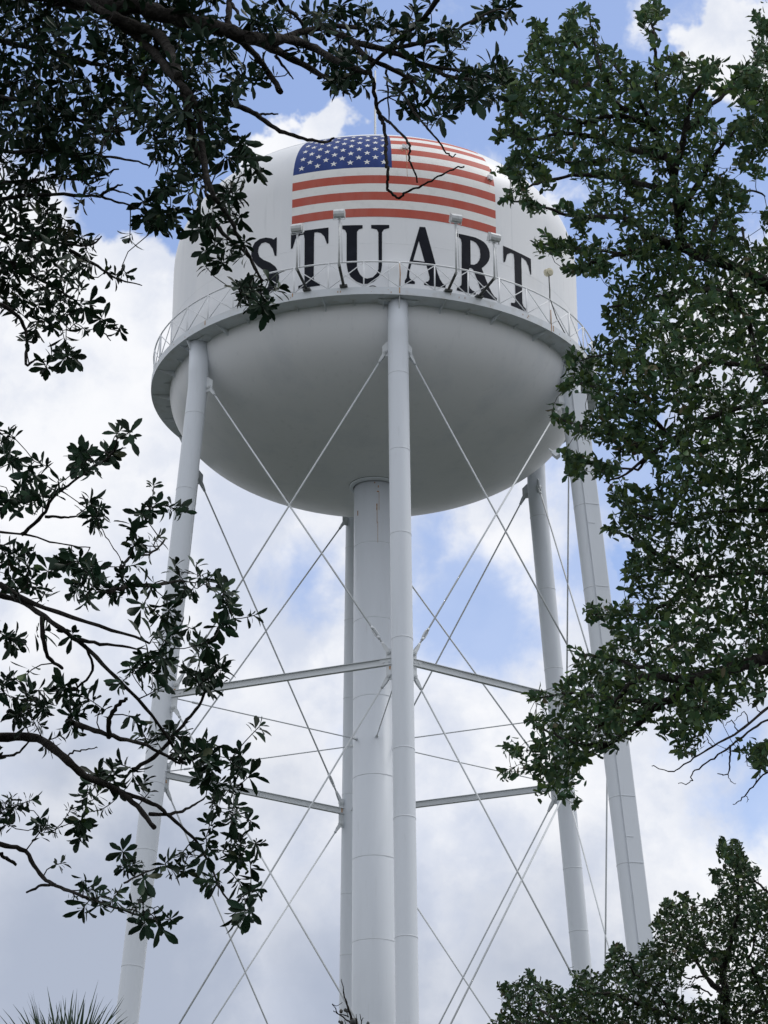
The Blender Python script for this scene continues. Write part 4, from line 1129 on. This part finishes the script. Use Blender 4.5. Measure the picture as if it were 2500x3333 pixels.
POLY_8 = [(490, 60), (620, 110), (650, 200), (460, 235), (510, 300), (620, 340), (740, 380), (800, 430), (920, 440), (1000, 520), (920, 600), (850, 560), (760, 560), (700, 575), (740, 650), (780, 720), (705, 770), (820, 795), (860, 860), (785, 930), (800, 1010), (790, 1060), (830, 1100), (740, 1150), (600, 1170), (640, 1200), (730, 1215), (760, 1280), (700, 1335), (640, 1365), (545, 1335),
          (525, 1400), (560, 1450), (480, 1510), (350, 1560), (375, 1610), (480, 1600), (500, 1640), (335, 1685), (420, 1730), (345, 1780), (335, 1900), (360, 1985), (430, 2050), (490, 2080), (535, 2020), (560, 1940), (620, 1830), (720, 1825), (800, 1785), (850, 1690), (940, 1700), (1000, 1780), (1060, 1870), (1120, 1840), (1150, 1760), (1200, 1690), (1280, 1640), (1360, 1550), (1440, 1470), (2100, 1440), (2100, 60)]
GAPS_8 = [(980, 230, 44), (900, 300, 24), (720, 120, 30), (840, 500, 46), (770, 480, 20), (1010, 385, 36), (1290, 870, 34), (1180, 740, 22), (1400, 60, 50), (1460, 150, 36), (930, 1660, 26), (1060, 1100, 18), (880, 1000, 14), (1180, 560, 18), (1330, 1180, 20), (700, 1490, 16), (1000, 1290, 14), (1240, 1320, 16), (560, 1640, 16), (900, 1380, 14), (460, 1820, 14), (1100, 900, 14), (1380, 520, 18), (1440, 760, 20), (1410, 1110, 20), (1120, 330, 18),
          (1100, 1580, 26), (1300, 1540, 24), (1180, 1430, 16)] + [(rr_.uniform(400, 1480), rr_.uniform(100, 1900), rr_.uniform(12, 24)) for _ in range(55)]
TIPS, SZ = [], []
def put7(x, y, s=1.0):
    TIPS.append(A7(x, y, rr_.uniform(-0.7, 0.7))); SZ.append(s)
def put8(x, y, s=1.0):
    TIPS.append(A8(x, y, rr_.uniform(-0.7, 0.7))); SZ.append(s)
for x, y in scatter(POLY_7, GAPS_7, 2000, 29, rr_): put7(x, y)
for x, y in scatter(POLY_8, GAPS_8, 1800, 25, rr_): put8(x, y)
for x, y, r in [(420, 130, 35), (410, 210, 40), (590, 80, 30), (570, 150, 40), (600, 190, 45), (675, 60, 30), (710, 130, 22), (1030, 30, 44), (1070, 60, 30), (980, 100, 34), (1032, 215, 14), (1340, 370, 50), (1370, 350, 26), (210, 720, 26), (250, 640, 34), (280, 720, 40), (290, 860, 46), (250, 910, 40), (300, 960, 42), (330, 1010, 26), (380, 880, 50), (450, 950, 50), (340, 760, 46),
                (240, 1080, 32), (350, 1090, 40), (420, 1110, 34), (540, 1130, 26), (595, 1130, 34), (640, 1190, 34), (660, 1230, 46), (700, 1110, 40), (440, 1300, 40), (500, 1320, 44), (560, 1330, 36), (600, 1310, 34), (660, 1360, 44), (720, 1340, 34), (720, 1430, 54), (620, 1450, 34), (560, 1460, 24), (770, 1450, 44), (240, 410, 50), (290, 550, 60), (310, 480, 40), (230, 420, 30),
                (1590, 90, 34), (1640, 140, 50), (1600, 240, 36), (1640, 300, 56), (1540, 380, 56), (1500, 430, 46), (1590, 420, 60), (1640, 520, 66), (1560, 560, 50), (1480, 480, 30), (1500, 680, 46), (1560, 720, 56), (1640, 640, 60), (1630, 750, 50), (1560, 840, 46), (1510, 880, 34), (1600, 910, 34), (1440, 740, 30), (1660, 1180, 30), (1390, 500, 24), (1440, 990, 30)]:
    for _ in range(max(2, round((r/16.0)**2))):
        put7(x+rr_.gauss(0, r*0.42), y+rr_.gauss(0, r*0.42))
for x, y, r in [(240, 1830, 30), (275, 1845, 30), (530, 430, 46), (560, 460, 40), (660, 480, 44), (720, 500, 34), (540, 490, 26), (250, 1950, 22), (200, 1940, 12), (1410, 1870, 56), (1450, 1840, 46), (1340, 1830, 20), (490, 90, 24), (620, 1170, 30), (340, 1690, 24), (340, 1575, 26), (700, 775, 22), (450, 240, 22), (545, 2090, 26), (1420, 1560, 40), (1250, 1650, 34)]:
    for _ in range(max(2, round((r/15.0)**2))):
        put8(x+rr_.gauss(0, r*0.42), y+rr_.gauss(0, r*0.42))
for _ in range(1300):     # the rest of the crown, beyond the picture's edge
    TIPS.append(rtrunk(8.2) + np.array([rr_.gauss(0.3, 1.5), rr_.gauss(0.4, 1.5), rr_.gauss(0.6, 1.6)])); SZ.append(1.0)
    q_ = (TIPS[-1]-CAM); d_ = float(q_@FWD)
    if 829.5 + PX*float(q_@RGT)/d_ < 1790: TIPS.pop(); SZ.pop()
dirs = wd.join_shoots(TIPS, 0.0018, 0.0, 0.009, 4)
lv = Leaves(ST_SMALL)
for p, d in zip(TIPS, dirs):
    dd = d + 0.35*np.array([rr_.gauss(0, 1), rr_.gauss(0, 1), rr_.gauss(0, 1)]) + np.array([-0.08, 0, 0.10])
    sprig(lv, p, dd, rr_.randint(8, 13), 0.080*rr_.uniform(0.65, 1.35), 0.045, 0.47, rr_, tint_right)
tr_ = wd.mb.build('trunk', M['bark']); attach(tr_, rtree)
lv.build('crown', M['leafB'], rtree)

# ---- farther oak at the lower right -----------------------------------------------------------
rf_ = random.Random(21)
DF = 24.0
def AF(x, y, dz=0.0): return at(1028.5+0.38*x, 1791.6+0.38*y, DF + dep(1028+0.38*x, 1791+0.38*y, 1.6, 3.0) + dz)
ft_base = np.array([3.7, CAM[1]+22.2, 0.0])
ftree = empty('bushy_oak', tuple(ft_base), 'rounded dark green oak crown rising at the lower right, in front of the tower legs', 'tree')
wd = Wood(rf_)
wd.limb([ft_base+np.array(q) for q in ((0, 0, -0.1), (0.0, 0.0, 1.5), (0.05, 0.05, 3.5), (0.0, 0.1, 5.0), (0.1, 0.1, 6.2), (0.15, 0.1, 7.2))], 0.24, 0.07, 14, 0.01)
tt = ft_base + np.array([0.05, 0.1, 5.0])
def LF(pts, r0, r1, root=True, n=8):
    P = [AF(x, y) for x, y in pts]
    if root: P = [tt] + P
    wd.limb(P, r0, r1, n, 0.008)
LF([(1440, 1180), (1420, 960), (1405, 800), (1460, 600), (1490, 400), (1480, 150)], 0.055, 0.008)
LF([(1420, 960), (1330, 860), (1255, 770), (1180, 640), (1110, 480)], 0.028, 0.006, False)
LF([(1400, 950), (1300, 845), (1230, 850), (1170, 830)], 0.016, 0.006, False)
LF([(1350, 1150), (1150, 1080), (950, 1000), (780, 940), (640, 930), (560, 880)], 0.030, 0.006)
LF([(1150, 1080), (1000, 900), (900, 820), (810, 700)], 0.018, 0.005, False)
LF([(1200, 1200), (800, 1170), (500, 1100), (320, 1000), (200, 930)], 0.026, 0.006)
LF([(800, 1170), (600, 1050), (420, 960), (320, 860)], 0.02, 0.006, False)
LF([(500, 1100), (300, 1110), (140, 1070)], 0.012, 0.005, False)
LF([(1550, 1150), (1640, 1000), (1600, 860), (1560, 760), (1590, 560), (1650, 420)], 0.026, 0.006)
LF([(1700, 400), (1620, 320), (1565, 265)], 0.014, 0.006, False)
LF([(1405, 800), (1300, 660), (1180, 560), (1090, 520)], 0.014, 0.004, False)
LF([(1340, 940), (1270, 905), (1210, 900), (1180, 915)], 0.010, 0.004, False)
LF([(1250, 830), (1230, 880), (1190, 880)], 0.006, 0.004, False)
POLY_F = [(70, 1130), (120, 1060), (170, 1020), (160, 960), (145, 890), (200, 870), (250, 880), (290, 820), (315, 812), (350, 860), (420, 870), (470, 905), (510, 930), (545, 900), (560, 830), (620, 805), (690, 820), (715, 890), (735, 800), (760, 690), (800, 660), (830, 700), (890, 730), (930, 740), (940, 655), (1000, 645), (1040, 620), (1060, 570), (1020, 540), (1060, 460), (1090, 405),
          (1130, 425), (1200, 395), (1260, 430), (1370, 400), (1385, 330), (1340, 255), (1400, 235), (1420, 170), (1380, 95), (1480, 65), (1510, 130), (1540, 200), (1590, 240), (1560, 320), (1620, 365), (1800, 330), (2100, 500), (2100, 1400), (60, 1400)]
GAPS_F = [(1235, 830, 62), (1290, 780, 34), (1330, 860, 44), (1200, 925, 52), (1345, 930, 44), (1570, 690, 44), (1620, 620, 34), (1290, 930, 40), (770, 870, 30), (600, 985, 30), (450, 930, 18), (1480, 300, 18), (1450, 250, 16), (260, 1000, 12), (1000, 860, 12), (700, 1010, 16), (1090, 760, 14), (1400, 560, 14), (1560, 800, 20)]
TIPS = []
for x, y in scatter(POLY_F, GAPS_F, 2500, 22, rf_): TIPS.append(AF(x, y, rf_.uniform(-1.0, 1.0)))
for x, y in scatter(POLY_F, GAPS_F, 1000, 34, rf_): TIPS.append(AF(x, y, rf_.uniform(0.0, 2.2)))
for x, y, r in [(1400, 100, 30), (1480, 80, 26), (1500, 150, 30), (1350, 255, 24), (1530, 200, 26), (1600, 245, 14), (300, 830, 24), (150, 890, 20), (180, 960, 16), (800, 670, 30), (1095, 410, 24), (1190, 395, 24), (1030, 540, 26), (90, 1120, 24)]:
    for _ in range(max(2, round((r/12.0)**2))): TIPS.append(AF(x+rf_.gauss(0, r*0.42), y+rf_.gauss(0, r*0.42), rf_.uniform(-0.5, 0.5)))
dirs = wd.join_shoots(TIPS, 0.003, 0.0, 0.012, 4)
lv = Leaves(ST_SMALL)
for p, d in zip(TIPS, dirs):
    dd = d + 0.4*np.array([rf_.gauss(0, 1), rf_.gauss(0, 1), rf_.gauss(0, 1)]) + np.array([0, 0, 0.2])
    sprig(lv, p, dd, rf_.randint(7, 10), 0.10*rf_.uniform(0.7, 1.3), 0.054, 0.55, rf_, tint_right)
tr_ = wd.mb.build('trunk', M['bark']); attach(tr_, ftree)
lv.build('crown', M['leafC'], ftree)

# ---- fan palm at the lower left ---------------------------------------------------------------
rp_ = random.Random(3)
DP = 22.0
pc = at(132, 2424, DP)                      # heart of the crown
pb = np.array([pc[0], pc[1], 0.0])
palm = empty('fan_palm', tuple(pb), 'fan palm with thin spiky green leaf tips at the bottom left corner', 'palm tree')
pt = MB()
pt.tube([pb+np.array(q) for q in ((0, 0, -0.1), (0.03, 0, 1.2), (0.02, 0.03, 2.6), (0, 0.02, 4.0))] + [pc+np.array([0, 0, -0.3])], [0.24, 0.20, 0.18, 0.17, 0.19], 16)
for z in np.arange(0.3, pc[2]-0.4, 0.16):
    pt.tube([(pb[0], pb[1], z), (pb[0], pb[1], z+0.05)], [0.205, 0.215], 16, caps=False)
tr_ = pt.build('trunk', M['bark2']); attach(tr_, palm)
def frond(az, el, plen, flen):
    m = MB()
    o = np.array([math.cos(az), math.sin(az), 0])
    d0 = math.cos(el)*o + math.sin(el)*ez
    e1 = pc + d0*plen*0.5; hub = pc + d0*plen + np.array([0, 0, -0.06*plen])
    m.tube([pc+d0*0.05, e1, hub], [0.025, 0.018, 0.012], 6)
    sd_ = np.cross(d0, ez); sd_ /= np.linalg.norm(sd_); un = np.cross(sd_, d0)
    ns = 36
    for i in range(ns):
        t = (i/(ns-1))*2-1
        a = t*R(125)
        dr = math.cos(a)*d0 + math.sin(a)*sd_ + un*(0.18*(1-abs(t))) ; dr /= np.linalg.norm(dr)
        L = flen*(1-0.28*abs(t)**2)*rp_.uniform(0.85, 1.1)
        wv = np.cross(dr, un); wv /= np.linalg.norm(wv)
        vs_, n_s = [], 6
        for j in range(n_s+1):
            s = j/n_s
            w = 0.013*(min(1, 0.35+1.6*s) if s < 0.4 else (1-((s-0.4)/0.6)**1.1*0.96))
            c = hub + dr*L*s + np.array([0, 0, -0.10*L*s**3*rp_.uniform(0.6, 1.4)])
            vs_ += [c - wv*w + un*w*0.4, c, c + wv*w + un*w*0.4]
        fs_ = []
        for j in range(n_s): fs_ += [(3*j, 3*j+1, 3*j+4, 3*j+3), (3*j+1, 3*j+2, 3*j+5, 3*j+4)]
        m.add(vs_, fs_)
    o_ = m.build('frond', M['frond']); attach(o_, palm)
FR_N = 26
for i in range(FR_N):
    az = i*2.39996; q = i/(FR_N-1)
    frond(az, R(86-118*q) + rp_.gauss(0, 0.05), 0.30+0.45*q, 0.82*rp_.uniform(0.85, 1.15))

# ---- bare seed stalk in front of the tower's foot ---------------------------------------------
rb_ = random.Random(4)
DB = 18.0
def AB(x, y, dz=0.0): return at((1000+x/3.318)/1.507, (3000+y/3.318)/1.507, DB+dz)
b0 = AB(560, 1500); bbase = np.array([b0[0]+0.1, b0[1], 0.0])
bare = empty('bare_sapling', tuple(bbase), 'bare dry twiggy stem with dark seed pods at the bottom centre, before the riser', 'sapling')
bm_ = Wood(rb_)
bm_.limb([bbase+np.array([0, 0, -0.05]), bbase+np.array([0.03, 0.0, 1.5]), bbase+np.array([-0.02, 0.02, 3.0]), AB(545, 1400), AB(490, 1095), AB(440, 930), AB(400, 780), AB(367, 620)], 0.022, 0.002, 8, 0.002)
bm_.limb([AB(480, 1110), AB(420, 1060), AB(330, 995), AB(280, 960)], 0.007, 0.003, 6, 0.002)
bm_.limb([AB(330, 995), AB(300, 930), AB(270, 890), AB(320, 910), AB(380, 870)], 0.004, 0.002, 5, 0.001)
bm_.limb([AB(450, 1030), AB(400, 1010), AB(340, 1000)], 0.005, 0.003, 5, 0.001)
bm_.limb([AB(440, 1020), AB(430, 980), AB(415, 955)], 0.003, 0.002, 5)
bm_.limb([AB(530, 1300), AB(535, 1150), AB(530, 1000)], 0.005, 0.002, 5, 0.001)
bm_.limb([AB(560, 1300), AB(585, 1120), AB(580, 1040), AB(570, 1000)], 0.005, 0.002, 5, 0.001)
bm_.limb([AB(585, 1080), AB(600, 1045), AB(608, 1040)], 0.003, 0.002, 5)
bm_.limb([AB(520, 1250), AB(440, 1150), AB(400, 1060)], 0.004, 0.002, 5)
o_ = bm_.mb.build('stem', M['bark']); attach(o_, bare)
for x, y, s in ((365, 968, 0.022), (410, 955, 0.02), (430, 965, 0.02), (490, 1082, 0.04), (370, 1092, 0.022), (655, 1100, 0.02), (345, 1080, 0.014)):
    pd = MB(); c = AB(x, y)
    pd.tube([c+np.array([0, 0, -s*0.7]), c+np.array([0, 0, -s*0.3]), c+np.array([s*0.1, 0, s*0.25]), c+np.array([0, 0, s*0.7])], [s*0.2, s*0.55, s*0.55, s*0.15], 8)
    o_ = pd.build('seed_pod', M['dark_steel']); attach(o_, bare)
